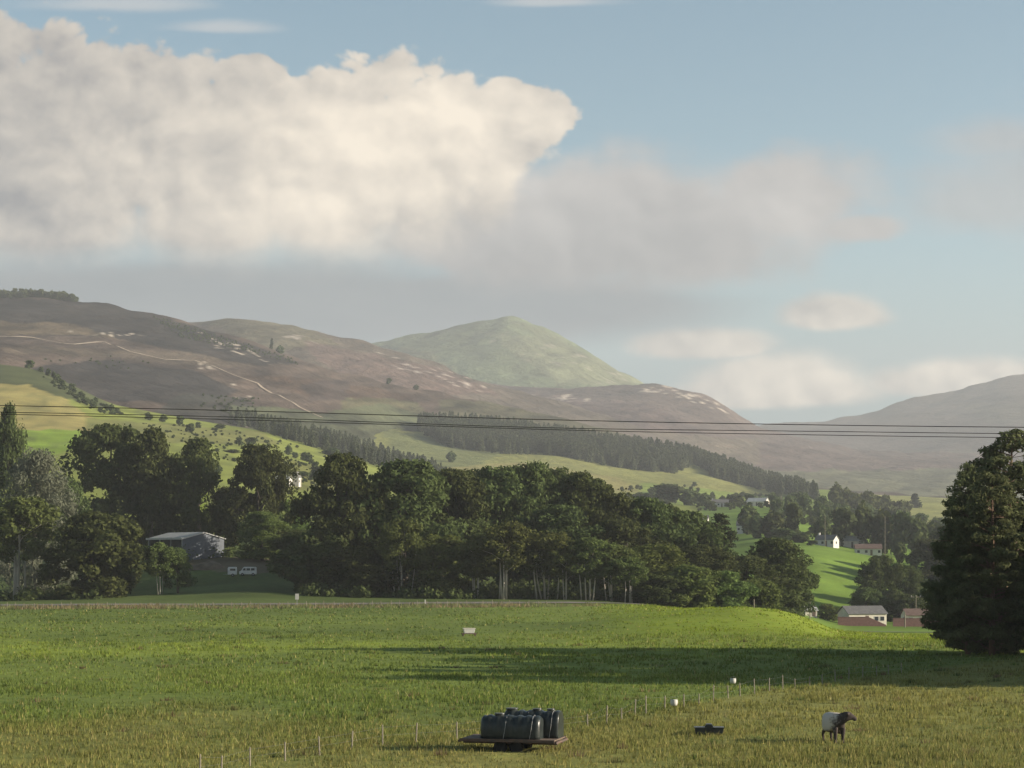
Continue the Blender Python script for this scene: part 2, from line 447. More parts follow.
# ---- crag spur in front of the peak, running into the moor plain on the right
def col_spur(px, py, X, Y, z):
    c = paint((.108, .082, .070), px, py, [
        ([(380, 395), (640, 400), (720, 440), (560, 430)], (.102, .074, .066), .8),
        ([(640, 430), (760, 440), (760, 520), (640, 500)], (.120, .100, .072), .9),
        ([(700, 470), (1024, 470), (1024, 520), (700, 520)], (.120, .125, .070), .9)], 6, 9)
    c = np.array((.84, .83, .84)) * c * (1 + .7 * fbm(X / 150, Y / 200, 5)[..., None] + .8 * fbm(px / 30, py / 4, 4)[..., None])
    r = rocks(px, py, [(690, 397, 34, 7, .32), (660, 392, 26, 5, .1), (722, 408, 14, 6, .5), (550, 398, 60, 4, .02)], 2, .13, 4, 1.6)[..., None]
    return np.clip(c * (1 - r) + np.array((.34, .29, .24)) * r, .012, 1)
layer('crag_spur', [
    R(2700, (-900, 470), (400, 480), (600, 485), (700, 492), (780, 500), (900, 508), (1024, 512)),
    R(3300, (-900, 450), (400, 440), (560, 432), (640, 444), (700, 462), (760, 474), (860, 482), (1024, 488)),
    R(4000, (-900, 420), (400, 400), (480, 402), (560, 405), (640, 410), (700, 424), (760, 446), (860, 462), (1024, 466)),
    R(4600, (-900, 410), (380, 388), (440, 380), (470, 380), (540, 388), (600, 387), (645, 382.5), (665, 385), (700, 392), (724, 404), (740, 416), (752, 424), (780, 434), (860, 450), (1024, 455)),
    ], 620, [24, 40, 50], col_spur, M_far, 20, 360, 14, back=((1.03, 20), (1.12, 160)))

# ---- the green peak
def col_peak(px, py, X, Y, z):
    c = paint((.104, .126, .070), px, py, [
        ([(480, 330), (560, 340), (650, 385), (560, 385)], (.122, .128, .074), .7),
        ([(500, 316), (560, 336), (600, 360), (530, 335)], (.098, .108, .062), .8),
        ([(345, 345), (420, 350), (480, 385), (400, 375)], (.130, .128, .070), .8)], 8, 12)
    c = c * (1 + .8 * fbm(X / 160, Y / 200, 5)[..., None] + .7 * fbm(px / 12, py / 5, 4)[..., None])
    r = rocks(px, py, [(540, 350, 60, 16, .25), (600, 376, 40, 9, .2), (520, 344, 40, 5, .1)], 6, .17)[..., None] * .6
    return np.clip(c * (1 - r) + np.array((.27, .245, .19)) * r, .012, 1)
layer('green_peak', [
    R(4700, (-900, 430), (300, 410), (500, 400), (600, 400), (700, 430), (800, 480), (1024, 490)),
    R(5100, (-900, 420), (300, 380), (400, 362), (500, 352), (560, 364), (620, 384), (680, 405), (740, 450), (800, 480), (1024, 490)),
    R(5500, (-900, 420), (250, 375), (320, 354), (345, 347), (370, 342.5), (400, 335), (440, 328), (480, 321.5), (498, 317.5), (508, 314.5), (520, 317), (540, 327), (570, 341), (600, 358), (625, 372), (645, 385), (680, 402), (740, 440), (800, 480), (1024, 490)),
    ], 560, [40, 44], col_peak, M_far, 34, 420, 16, back=((1.04, 40), (1.12, 200)))

# ---- moor plain and the far hill on the right
def col_right(px, py, X, Y, z):
    c = paint((.100, .080, .068), px, py, [
        ([(960, 405), (1100, 395), (1100, 425), (990, 425)], (.122, .108, .074), .8),
        ([(700, 455), (1024, 450), (1024, 480), (700, 480)], (.118, .104, .070), .8)], 8, 15)
    c = np.array((.72, .70, .72)) * c * (1 + .6 * fbm(X / 200, Y / 260, 5)[..., None] + .7 * fbm(px / 40, py / 5, 4)[..., None])
    return np.clip(c, .012, 1)
layer('far_hill', [
    R(4750, (-900, 470), (600, 460), (760, 452), (860, 462), (1024, 466), (1950, 470)),
    R(5500, (-900, 460), (600, 450), (700, 438), (800, 440), (900, 440), (960, 430), (1024, 418), (1200, 408), (1950, 430)),
    R(6500, (-900, 440), (600, 436), (700, 428), (740, 424.5), (800, 424), (822, 422), (850, 416), (868, 413), (885, 406), (905, 399), (950, 391), (985, 381), (1005, 375), (1024, 373.5), (1080, 368), (1200, 356), (1400, 362), (1950, 400)),
    ], 480, [36, 50], col_right, M_far, 34, 520, 16, back=((1.04, 40), (1.12, 200)))

# ---- the wide lowland all this stands on, out to the horizon
n_ = 60
gx = np.linspace(-7300, 7300, n_); X_, Y_ = np.meshgrid(gx, gx)
V_ = np.stack([X_, Y_, -75 + 6 * fbm(X_ / 900, Y_ / 900, 3)], -1).reshape(-1, 3)
i_ = np.arange(n_ - 1)[:, None] * n_ + np.arange(n_ - 1)[None, :]
tag(obj('lowland', np_mesh('lowland', V_, np.stack([i_, i_ + 1, i_ + n_ + 1, i_ + n_], -1).reshape(-1, 4), True, np.array((.09, .11, .04))), M_hill), kind='structure')

# ---- draped strips: the road beyond the meadow and the track over the moor
def strip(name, pts, half, mat, lift=.05, only=None, step=None):
    """pts: (x, y) centre line on the land"""
    out = []; P = []
    for (xa, ya), (xb, yb) in zip(pts[:-1], pts[1:]):
        L = math.hypot(xb - xa, yb - ya); n = max(1, int(L / (step or 6)))
        P += [(xa + (xb - xa) * k / n, ya + (yb - ya) * k / n) for k in range(n)]
    P.append(pts[-1]); V = []; Fc = []
    for k, (x, y) in enumerate(P):
        a = P[max(k - 1, 0)]; b = P[min(k + 1, len(P) - 1)]
        d = Vector((b[0] - a[0], b[1] - a[1])); d.normalize(); nx, ny = -d.y, d.x
        for s in (-1, -.33, .33, 1):
            X = x + nx * half * s; Yy = y + ny * half * s
            V.append((X, Yy, gz(X, Yy, only) + lift))
    for k in range(len(P) - 1):
        for j in range(3): Fc.append((k * 4 + j, k * 4 + j + 1, k * 4 + j + 5, k * 4 + j + 4))
    return tag(obj(name, np_mesh(name, V, Fc, True), mat), kind='structure')
M_road = plain('road_asphalt', (.19, .165, .135), .9, .25, .35, c2=(.11, .10, .08))
M_track = plain('stony_track', (.33, .27, .20), .95, .3, .05, c2=(.24, .19, .14))
strip('road', [(-200, 336), (-60, 336.5), (10, 337.5), (24, 339), (60, 352), (95, 380)], 3.4, M_road, .12, ('ground',), 4)
trk = [(-40, 336), (0, 337), (32, 338), (58, 343), (105, 342.5), (130, 352), (165, 360), (195, 361), (212, 366), (235, 376), (258, 384), (262, 388), (272, 394), (300, 408), (322, 418)]
tp = [ray_hit(a, b, ('heather_hill',)) for a, b in trk]
strip('track', [(p.x, p.y) for p in tp if p is not None], 2.0, M_track, .9, ('heather_hill',), 14)
# ------------------------------------------------------------------ foliage
def leafq(rng, cen, rad, n, size, squash=1.0, slim=.6, up=.25):
    """rhombic leaf sprays spread through clumps; returns verts, quads"""
    cen = np.asarray(cen, float); rad = np.asarray(rad, float)
    C = np.repeat(cen, n, 0); Rr = np.repeat(rad, n)[:, None]; N = len(C)
    d = rng.normal(size=(N, 3)); d /= np.linalg.norm(d, axis=1)[:, None]
    rr = Rr * (.30 + .80 * np.sqrt(rng.rand(N, 1)) + .35 * rng.rand(N, 1) ** 6)
    pos = C + d * rr * np.array([1, 1, squash])
    nr = d + .75 * rng.normal(size=(N, 3)) + np.array([0, 0, up]); nr /= np.linalg.norm(nr, axis=1)[:, None]
    t = np.cross(nr, rng.normal(size=(N, 3))); t /= np.linalg.norm(t, axis=1)[:, None] + 1e-9
    b = np.cross(nr, t); s = size * (.55 + .9 * rng.rand(N, 1))
    V = np.stack([pos - t * s * .5, pos + b * s * .5 * slim, pos + t * s * .5, pos - b * s * .5 * slim], 1).reshape(-1, 3)
    return V, np.arange(N * 4).reshape(-1, 4)

def limb(mb, a, b, r0, r1, rng, n=6, seg=4, wob=.06):
    a = Vector(a); b = Vector(b); L = (b - a).length; P = []; Rr = []
    for i in range(seg + 1):
        t = i / seg; p = a.lerp(b, t)
        if 0 < i < seg: p = p + Vector(tuple(rng.normal(size=3) * wob * L))
        p.z += .10 * L * math.sin(t * math.pi) * (.5 if b.z > a.z else 0)
        P.append(p); Rr.append(r0 + (r1 - r0) * t)
    mb.tube(P, Rr, n)

M_bark = plain('bark_grey', (.095, .080, .060), .95, .4, 1.5, bump=.5)
M_bark_dark = plain('bark_dark', (.060, .050, .040), .95, .4, 1.5, bump=.5)
M_bark_pine = plain('bark_pine', (.19, .115, .075), .95, .45, 1.2, bump=.5, c2=(.10, .075, .055))
M_bark_birch = plain('bark_birch', (.60, .54, .46), .85, .3, 2.5, c2=(.22, .20, .17))
M_leaf = leaf_mat('leaf_deep', (.050, .066, .025), (.088, .106, .037), .32, .65)
M_leaf_light = leaf_mat('leaf_light', (.082, .112, .034), (.125, .152, .044), .35, .5)
M_leaf_willow = leaf_mat('leaf_willow', (.115, .135, .092), (.150, .165, .112), .3, .1)
M_leaf_birch = leaf_mat('leaf_birch', (.080, .102, .034), (.110, .132, .042), .35)
M_needle = leaf_mat('needle_pine', (.078, .098, .046), (.150, .172, .078), .32, .2)
M_spruce = leaf_mat('needle_spruce', (.034, .048, .026), (.056, .070, .034), .12, .2)
M_plant = leaf_mat('needle_plantation', (.062, .080, .048), (.105, .122, .066), .2)
M_far_leaf = leaf_mat('leaf_distant', (.056, .076, .030), (.088, .108, .042), .3)

def mesh_from(mb, name, mat, smooth=True):
    me = bpy.data.meshes.new(name); me.from_pydata([tuple(map(float, v)) for v in mb.v], [], mb.f); me.update()
    for p in me.polygons: p.use_smooth = smooth
    me.materials.append(mat); return me

def broad_proto(seed, zb=.10, R_=.42, nc=84, nl=170, leaf=.034, trunk=.022, bark=None, leafm=None, top=1.0, lump=.28, cr=(.05, .12), forks=9, squash=.8, slim=.6, droop=0.0, stems=1):
    """unit-height deciduous tree: (trunk mesh, crown mesh)"""
    rng = np.random.RandomState(seed); C = []; Rd = []
    lob = [(rng.rand() * 6.28, .35 + .65 * rng.rand(), rng.uniform(.5, 1.0)) for _ in range(7)]
    while len(C) < nc:
        th = rng.rand() * 2 * math.pi; t = rng.rand() ** .85
        prof = math.sin(math.pi * min(1, (.16 + .80 * t) ** .95)) ** .55          # fullness up the crown
        if t > .8: prof *= 1 - .35 * (t - .8) / .2
        k = 1.0 + lump * sum(w * math.cos(th - a) * math.exp(-((t - h) / .22) ** 2) for a, h, w in lob) / 1.6
        rr = R_ * prof * k * (rng.uniform(.55, 1.0) if rng.rand() < .72 else rng.uniform(.05, .6))
        r = rng.uniform(*cr)
        z = zb + (1 - zb) * t; z = min(z, 1 - r * squash * .8) if t > .5 else max(z, zb + r * .3)
        C.append((rr * math.cos(th), rr * math.sin(th), z - droop * rr)); Rd.append(r)
    V, Q = leafq(rng, C, Rd, nl, leaf, squash, slim)
    crown = np_mesh('crown', V, Q); crown.materials.append(leafm)
    mb = MB(); zt = .72; lean = rng.normal(size=2) * .02
    P = [(0, 0, -.03), (lean[0] * .3, lean[1] * .3, zb), (lean[0], lean[1], .5), (lean[0] * 1.4, lean[1] * 1.4, zt)]
    mb.tube(P, [trunk * 1.35, trunk, trunk * .6, trunk * .2], 9)
    for q in range(stems - 1):
        a = rng.rand() * 6.28; d = rng.uniform(.03, .12); e = d + rng.uniform(-.02, .06)
        mb.tube([(d * math.cos(a), d * math.sin(a), -.03), (e * math.cos(a), e * math.sin(a), .3), (e * 1.2 * math.cos(a), e * 1.2 * math.sin(a), .62)], [trunk * .95, trunk * .7, trunk * .2], 7)
    ids = rng.permutation(len(C))[:forks]
    for i in ids:
        c = Vector(C[i]); h = max(zb * .8, min(zt - .05, c.z - .2)); limb(mb, (lean[0] * h / .7, lean[1] * h / .7, h), c, trunk * .42, trunk * .12, rng)
    return mesh_from(mb, 'trunk', bark), crown

def pine_proto(seed, zb=.10, spread=.30, whorls=30, leaf=.021, n=120, flat=.62, bark=None, leafm=None, power=.75, cl=(.030, .052)):
    """Scots pine: irregular tiers of needle pads on spreading boughs"""
    rng = np.random.RandomState(seed); mb = MB(); C = []; Rd = []
    mb.tube([(0, 0, -.02), (.004, 0, .3), (-.004, .004, .65), (0, 0, .97)], [.019, .015, .009, .002], 10)
    for i in range(whorls):
        t = (i + rng.rand()) / whorls; z = zb + (.98 - zb) * t
        L0 = spread * (1 - t) ** power * (.55 + .45 * min(1, t / .12)) + .02
        for j in range(rng.randint(3, 6)):
            th = rng.rand() * 6.28; L = L0 * rng.uniform(.55, 1.18)
            e = Vector((L * math.cos(th), L * math.sin(th), z + L * rng.uniform(-.12, .28)))
            limb(mb, (0, 0, z - .02), e, .0045 * (1.2 - t), .0012, rng, 5, 3, .05)
            k = max(1, int(L / .05))
            for q in range(k):
                s = 1 - q * .28 / max(1, L / .12)
                if s < .3: break
                p = Vector((0, 0, z)).lerp(e, s) + Vector(tuple(rng.normal(size=3) * .012))
                C.append(tuple(p)); Rd.append(rng.uniform(*cl))
    V, Q = leafq(rng, C, Rd, n, leaf, flat, .34, .35)
    crown = np_mesh('crown', V, Q); crown.materials.append(leafm)
    return mesh_from(mb, 'trunk', bark), crown

PROTO = {
    'broad': [broad_proto(s, leafm=M_leaf, bark=M_bark_dark, lump=.36, cr=(.05, .105), nc=105, nl=150) for s in (1, 2, 3, 4, 5, 6)],
    'tall': [broad_proto(s, zb=.12, R_=.28, nc=70, lump=.5, leafm=M_leaf, bark=M_bark) for s in (11, 12)],
    'light': [broad_proto(s, zb=.08, R_=.38, nc=80, leafm=M_leaf_light, bark=M_bark) for s in (21, 22)],
    'willow': [broad_proto(s, zb=.04, R_=.46, nc=120, leafm=M_leaf_willow, bark=M_bark, leaf=.034, slim=.3, droop=.15) for s in (31,)],
    'birch': [broad_proto(s, zb=.40, R_=.34, nc=80, nl=110, leafm=M_leaf_birch, bark=M_bark_birch, trunk=.0105, leaf=.036, cr=(.05, .09), forks=12, stems=4) for s in (41, 42, 43)],
    'bush': [broad_proto(s, zb=.02, R_=.52, nc=90, nl=130, leaf=.065, leafm=M_leaf_light, bark=M_bark, trunk=.03, cr=(.09, .15)) for s in (51, 52)],
    'low': [broad_proto(s, zb=.02, R_=.50, nc=120, nl=140, leaf=.05, leafm=M_leaf, bark=M_bark_dark, trunk=.03, cr=(.075, .13)) for s in (61, 62)],
    'pine': [pine_proto(s, zb=.04, whorls=48, n=75, leaf=.024, flat=.5, cl=(.024, .045), power=.66, bark=M_bark_pine, leafm=M_needle) for s in (71, 72, 73)],
    'fir': [pine_proto(s, zb=.05, spread=.24, whorls=26, leaf=.032, n=70, flat=.5, bark=M_bark_dark, leafm=M_spruce, power=.9, cl=(.04, .06)) for s in (81, 82)],
}
WIDTH = {'broad': .90, 'tall': .62, 'light': .82, 'willow': .98, 'birch': .74, 'bush': 1.1, 'low': 1.08, 'pine': .62, 'fir': .52}
_cnt = {}
def tree(kind, px, top, Y, w, label, name, group=None, cat='tree', base=None, x=None, rz=None, height=None):
    """px/top: where its middle and its tip appear; Y: its distance; w: crown width in the same units"""
    X = (px - 512) / F * Y if x is None else x
    zb = gz(X, Y) if base is None else base
    h = height or (H + (HOR - top) / F * Y) - zb
    i = _cnt.get(kind, 0); _cnt[kind] = i + 1
    tm, cm = PROTO[kind][i % len(PROTO[kind])]
    sx = (w * ((1.34 if group == G2 else 1.06) if kind in ('broad', 'tall', 'low', 'light') else 1.1) / F * Y) / WIDTH[kind]
    o = empty(name, (X, Y, zb - .1), rz if rz is not None else (i * 2.39) % 6.28, (sx, sx, h))
    obj('trunk', tm, None, o); obj('crown', cm, None, o)
    tag(o, label, cat, group)
    return o

G1 = 'trees of the wood on the left'; G2 = 'trees of the wood beyond the road'; G3 = 'pines at the right edge'
BT = 'broadleaf_tree'
# left of the gap with the grey shed
for a in [
    ('tall', 9, 407, 480, 30, 'tall dark narrow tree at the left edge, rising against the ripe yellow field', BT),
    ('willow', 36, 449, 432, 92, 'pale grey-green willow at the left edge in front of darker trees', 'willow_tree'),
    ('birch', 18, 498, 392, 84, 'round olive tree with a pale forked trunk at the left end of the road', 'birch_tree'),
    ('low', 93, 514, 388, 100, 'low dark round tree with branches down to the road, right of the pale-trunked tree', BT),
    ('broad', 112, 426, 505, 104, 'largest dark tree of the left wood, its twin top against the sunny hillside', BT),
    ('tall', 152, 430, 498, 56, 'dark tree leaning out right of the largest tree in the left wood', BT),
    ('broad', 66, 478, 470, 60, 'dark tree between the willow and the largest tree in the left wood', BT),
    ('broad', 166, 478, 525, 62, 'dark rounded tree standing directly behind the left end of the grey shed', BT),
    ('tall', 199, 440, 500, 50, 'slim feathery dark tree behind the shed roof, left of the round-headed one', BT),
    ('broad', 258, 446, 492, 72, 'dark round-headed tree above the white vehicles, right of the feathery tree', BT),
    ('tall', 228, 488, 505, 44, 'dark tree low in the gap between the feathery and the round-headed tree', BT),
    ('light', 262, 512, 470, 56, 'lighter bushy tree just right of the grey shed', BT),
    ('birch', 160, 543, 392, 36, 'slender tree with a thin pale trunk standing before the grey shed', 'birch_tree'),
    ('tall', 178, 548, 394, 30, 'small dark tree close beside the slender pale-trunked tree by the shed', BT),
    ('low', 112, 538, 415, 54, 'dark bushy tree just left of the grey shed', BT),
    ('light', 288, 500, 500, 46, 'mid-green tree below the small white house on the hillside', BT),
    ('low', 300, 530, 466, 44, 'dark low tree right of the worn yard, at the left edge of the big wood', BT),
    ('light', 205, 512, 530, 60, 'pale green bushy tree directly behind the shed ridge', BT),
]: tree(*a[:5], a[5], a[6], G1)
# the big wood behind the road
for a in [
    ('broad', 341, 455, 400, 76, 'tall round tree at the left end of the big wood, sky-lit gaps in its crown', BT),
    ('low', 322, 530, 392, 64, 'low dark tree at the foot of the tall round tree at the left wood end', BT),
    ('tall', 375, 500, 415, 50, 'dark tree filling the dip right of the tall round tree', BT),
    ('broad', 408, 462, 402, 92, 'broad heavy-crowned dark tree, second crest of the big wood from the left', BT),
    ('birch', 402, 520, 384, 52, 'tree with a pale trunk at the road under the second crest of the wood', 'birch_tree'),
    ('broad', 452, 471, 420, 82, 'dark domed tree right of the broad heavy-crowned tree', BT),
    ('low', 362, 548, 385, 62, 'dark spreading tree at the road below the dip in the wood', BT),
    ('light', 440, 535, 388, 66, 'olive tree low in front of the domed tree', BT),
    ('broad', 498, 468, 425, 80, 'dark tree near the middle of the wood, left of its highest mid crown', BT),
    ('broad', 536, 464, 428, 66, 'highest dark crown in the middle of the big wood', BT),
    ('broad', 578, 474, 430, 62, 'dark upright crown right of the highest mid crown', BT),
    ('broad', 605, 486, 430, 70, 'dark crown where the wood top starts to fall to the right', BT),
    ('broad', 642, 499, 432, 72, 'dark rounded crown below the pale pasture, on the falling wood edge', BT),
    ('broad', 684, 512, 436, 68, 'dark crown left of the small white houses behind the wood', BT),
    ('fir', 722, 513, 440, 52, 'dark pointed conifer with ragged boughs right of the white houses', 'conifer_tree'),
    ('fir', 706, 520, 446, 40, 'smaller dark conifer just left of the ragged pointed conifer', 'conifer_tree'),
    ('broad', 700, 545, 420, 66, 'dark tree beneath the two conifers of the wood', BT),
    ('broad', 744, 556, 430, 56, 'dark tree low between the ragged conifer and the wood end', BT),
    ('tall', 774, 539, 440, 54, 'dark cone-shaped tree at the right end of the big wood', BT),
    ('low', 790, 566, 452, 40, 'small dark tree leaning at the extreme right end of the wood', BT),
    ('birch', 506, 522, 378, 68, 'light olive birch with several thin pale trunks, in front of the mid wood', 'birch_tree'),
    ('birch', 478, 540, 382, 52, 'birch left of the light olive one, its two pale stems by the road', 'birch_tree'),
    ('birch', 545, 532, 382, 60, 'birch right of the light olive one, trunk leaning a little', 'birch_tree'),
    ('birch', 566, 540, 380, 50, 'pale-stemmed birch in the row, next to the leaning trunk', 'birch_tree'),
    ('birch', 590, 538, 379, 56, 'birch with bright stems in the middle of the row of pale trunks', 'birch_tree'),
    ('birch', 612, 545, 381, 50, 'last birch but one on the right of the row of pale trunks', 'birch_tree'),
    ('birch', 630, 556, 378, 44, 'rightmost birch of the row with a short pale trunk', 'birch_tree'),
    ('broad', 470, 520, 410, 70, 'dark tree behind the left birches of the row', BT),
    ('broad', 560, 506, 415, 78, 'dark tree filling the wood behind the middle birches', BT),
    ('broad', 620, 520, 412, 74, 'dark tree filling the wood behind the right birches', BT),
    ('light', 655, 545, 392, 66, 'olive green tree right of the row of birches', BT),
    ('bush', 690, 566, 384, 62, 'light green rounded bush-tree on the mound behind the road end', BT),
    ('bush', 722, 572, 388, 54, 'light green bushy tree right of the rounded bush-tree', BT),
    ('bush', 757, 580, 398, 50, 'small light green bush at the right foot of the wood', BT),
    ('broad', 430, 474, 448, 70, 'dark crown in the second row behind the heavy-crowned tree and the domed tree', BT),
    ('broad', 476, 471, 450, 70, 'dark crown in the second row just right of the domed tree', BT),
    ('broad', 517, 468, 452, 60, 'dark crown in the second row left of the highest mid crown', BT),
    ('broad', 556, 470, 452, 60, 'dark crown in the second row right of the highest mid crown', BT),
    ('broad', 592, 480, 450, 60, 'dark crown in the second row where the wood top begins to fall', BT),
    ('broad', 664, 506, 452, 62, 'dark crown in the second row above the olive green tree', BT),
    ('broad', 378, 484, 440, 60, 'dark crown in the second row closing the dip right of the tall round tree', BT),
    ('low', 660, 575, 380, 50, 'dark low tree between the birches and the light green bushes', BT),
]: tree(*a[:5], a[5], a[6], G2)

# pines on the right: three in view, more of the belt outside the frame
for px, top, Y, w, lab in [
    (1012, 428, 168, 150, 'tallest scots pine at the right edge, its top cut by the frame'),
    (968, 464, 166, 84, 'shorter scots pine on the left flank of the tallest one'),
    (992, 470, 162, 100, 'scots pine standing in front of the tallest one, between it and the left flank'),
    (970, 530, 172, 62, 'lowest scots pine at the left foot of the clump, boughs to the ground'),
]: tree('pine', px, top, Y, w, lab, 'scots_pine', G3)
for k, (px, top, Y, w) in enumerate([(1235, 400, 133, 140), (1310, 400, 132, 140), (1262, 410, 146, 140), (1360, 400, 141, 140), (1215, 478, 160, 110), (1300, 465, 161, 120), (1230, 405, 124, 140), (1300, 395, 126, 150), (1215, 420, 138, 130), (1290, 415, 142, 140), (1370, 405, 134, 140), (1180, 430, 150, 130), (1240, 425, 154, 130), (1330, 415, 150, 130), (1420, 405, 146, 140)]):
    tree('pine', px, top, Y, w, 'scots pine of the belt running on to the right of the picture', 'scots_pine', G3)

# trees behind the bungalows, their shade falls over the field
for a in [
    ('broad', 880, 556, 575, 52, 'dark round tree rising behind the grey roofed bungalow', BT),
    ('broad', 908, 566, 580, 46, 'dark tree right of the round one behind the bungalows', BT),
    ('tall', 930, 540, 690, 50, 'bluish dark tree beside the pines, behind the second bungalow', BT),
    ('low', 866, 588, 560, 40, 'low dark tree directly behind the grey bungalow roof', BT),
    ('low', 900, 594, 556, 46, 'dark bushy tree between the two bungalows', BT),
    ('broad', 965, 545, 600, 60, 'dark tree half hidden by the pines behind the bungalows', BT),
    ('low', 935, 590, 566, 46, 'dark low tree behind the second bungalow roof', BT),
    ('bush', 828, 604, 530, 22, 'small dark bush left of the white gable', BT),
]: tree(*a[:5], a[5], a[6], 'trees around the bungalows')
for px, top, Y, w in [(952, 526, 700, 60), (975, 520, 730, 60), (1000, 520, 670, 60), (1030, 528, 710, 70), (1062, 520, 760, 70), (985, 530, 775, 60), (1040, 530, 640, 80), (1120, 520, 680, 90), (1090, 540, 610, 80), (1200, 520, 700, 90)]:
    tree('broad', px, top, Y, w, 'dark tree on the valley floor to the right of the pines', BT, 'trees around the bungalows')

# ---- small trees far off: one light mesh each
def far_proto(seed, kind='round'):
    rng = np.random.RandomState(seed)
    if kind == 'round':
        C = []; Rd = []
        for _ in range(20):
            th = rng.rand() * 6.28; t = rng.rand(); rr = .36 * math.sin(math.pi * (.15 + .8 * t)) ** .6 * rng.uniform(.2, 1)
            C.append((rr * math.cos(th), rr * math.sin(th), .12 + .76 * t)); Rd.append(rng.uniform(.12, .2))
        V, Q = leafq(rng, C, Rd, 42, .15, .9, .7)
    else:
        C = []; Rd = []
        for i in range(26):
            t = i / 26; r = .2 * (1 - t) ** .8; th = rng.rand() * 6.28
            C.append((r * .6 * math.cos(th), r * .6 * math.sin(th), .06 + .9 * t)); Rd.append(.05 + .09 * (1 - t))
        V, Q = leafq(rng, C, Rd, 26, .11, 1.0, .5)
    n = len(V); t = []
    for z, r in ((-.03, .03), (.5, .02)):
        for j in range(5): t.append((r * math.cos(j * 1.257), r * math.sin(j * 1.257), z))
    V = np.vstack([V, t]); Q = np.vstack([Q, [[n + j, n + (j + 1) % 5, n + 5 + (j + 1) % 5, n + 5 + j] for j in range(5)]])
    return V, Q
FARP = {'round': [far_proto(s) for s in (201, 202, 203)], 'cone': [far_proto(s, 'cone') for s in (211, 212, 213)]}
FARM = {k: [np_mesh('far_tree', V, Q) for V, Q in L] for k, L in FARP.items()}
for L in FARM.values():
    for me in L: me.materials.append(M_far_leaf if L is FARM['round'] else M_spruce)
_fc = [0]
def far_tree(px, top, Y, w, label, group, kind='round', name='small_tree'):
    X = (px - 512) / F * Y; zb = gz(X, Y); h = H + (HOR - top) / F * Y - zb
    _fc[0] += 1; me = FARM[kind][_fc[0] % 3]
    o = bpy.data.objects.new(name, me); link(o)
    s = (w / F * Y) / (.9 if kind == 'round' else .5)
    o.location = (X, Y, zb - .2); o.scale = (s, s, max(2.5, h)); o.rotation_euler = (0, 0, _fc[0] * 2.1)
    return tag(o, label, 'tree', group)
GM = 'trees scattered about the valley farms'
for px, top, Y, w, lab, k in [
    (772, 507, 900, 34, 'dark leafy tree left of the narrow one above the lit field', 'round'),
    (793, 503, 905, 22, 'narrow dark tree above the lit field, right of the leafy one', 'round'),
    (748, 506, 960, 30, 'grey-green tree behind the pale houses with dark gaps', 'round'),
    (800, 530, 860, 26, 'low tree at the back hedge of the lit field', 'round'),
    (783, 528, 850, 30, 'olive tree in front of the dark leafy pair', 'round'),
    (757, 516, 900, 26, 'tree just right of the pale houses', 'round'),
    (822, 512, 890, 24, 'dark tree with thin top right behind the farmhouse', 'round'),
    (842, 508, 900, 34, 'dark tree above the white gable of the farmhouse', 'round'),
    (862, 506, 905, 30, 'tree between farmhouse and white bungalow', 'round'),
    (882, 503, 900, 34, 'tall dark tree above the white bungalow', 'round'),
    (902, 512, 890, 32, 'dark tree right of the white bungalow', 'round'),
    (918, 520, 880, 30, 'tree at the right end of the farm group', 'round'),
    (932, 516, 920, 36, 'hazy tree close to the pines in the farm group', 'round'),
    (812, 541, 830, 14, 'little dark bush left of the farmhouse', 'round'),
    (900, 543, 800, 18, 'garden tree in front of the white bungalow', 'round'),
    (914, 548, 790, 16, 'pale garden shrub right of the white bungalow', 'round'),
    (945, 548, 800, 34, 'shaded tree beside the pines above the second bungalow', 'round'),
    (915, 493, 1900, 16, 'tall hazy conifer standing alone below the far moor', 'cone'),
    (640, 490, 1450, 40, 'hazy round tree in the hollow below the pale pasture', 'round'),
    (668, 484, 1430, 44, 'larger hazy tree in the hollow right of the round one', 'round'),
    (690, 490, 1420, 30, 'hazy tree right of the larger one in the hollow', 'round'),
    (620, 494, 1380, 30, 'hazy tree at the left end of the hollow', 'round'),
    (652, 498, 1350, 30, 'tree low in the middle of the hollow', 'round'),
    (705, 494, 1400, 22, 'small tree left of the white cottages', 'round'),
    (735, 492, 1420, 26, 'small tree right of the white cottages', 'round'),
    (750, 494, 1420, 16, 'small tree left of the pale farm building', 'round'),
    (451, 452, 1880, 15, 'lone round tree on the pale pasture left of the plantation foot', 'round'),
    (332, 446, 1330, 20, 'lone round tree at the end of the sunny hillside', 'round'),
    (30, 360, 1405, 12, 'dark tree on the crest above the ripe yellow strip', 'round'),
    (280, 346, 2660, 12, 'dark low tree on the shoulder of the heather hill', 'round'),
    (272, 338, 2690, 6, 'slim conifer on the shoulder of the heather hill', 'cone'),
    (389, 378, 2690, 7, 'tiny tree left on the lower ridge of the heather hill', 'round'),
    (416, 385, 2690, 9, 'tiny dark tree right on the lower ridge of the heather hill', 'round'),
    (232, 455, 1080, 20, 'pale green tree on the sunny hillside above the wood', 'round'),
    (252, 437, 1200, 14, 'hawthorn on the sunny hillside below the belt of firs', 'round'),
    (220, 424, 1330, 16, 'dark thorn tree high on the sunny hillside', 'round'),
    (300, 470, 1000, 26, 'yellow-green tree behind the small white house', 'round'),
    (318, 466, 1010, 22, 'brownish tree right of the small white house', 'round'),
    (268, 470, 1000, 24, 'green tree left of the small white house', 'round'),
    (345, 470, 1150, 30, 'leafy tree below the end of the fir belt', 'round'),
    (380, 466, 1500, 26, 'tree at the foot of the fir belt, left one', 'round'),
    (410, 462, 1560, 24, 'tree at the foot of the fir belt, right one', 'round'),
]: far_tree(px, top, Y, w, lab, GM, k)

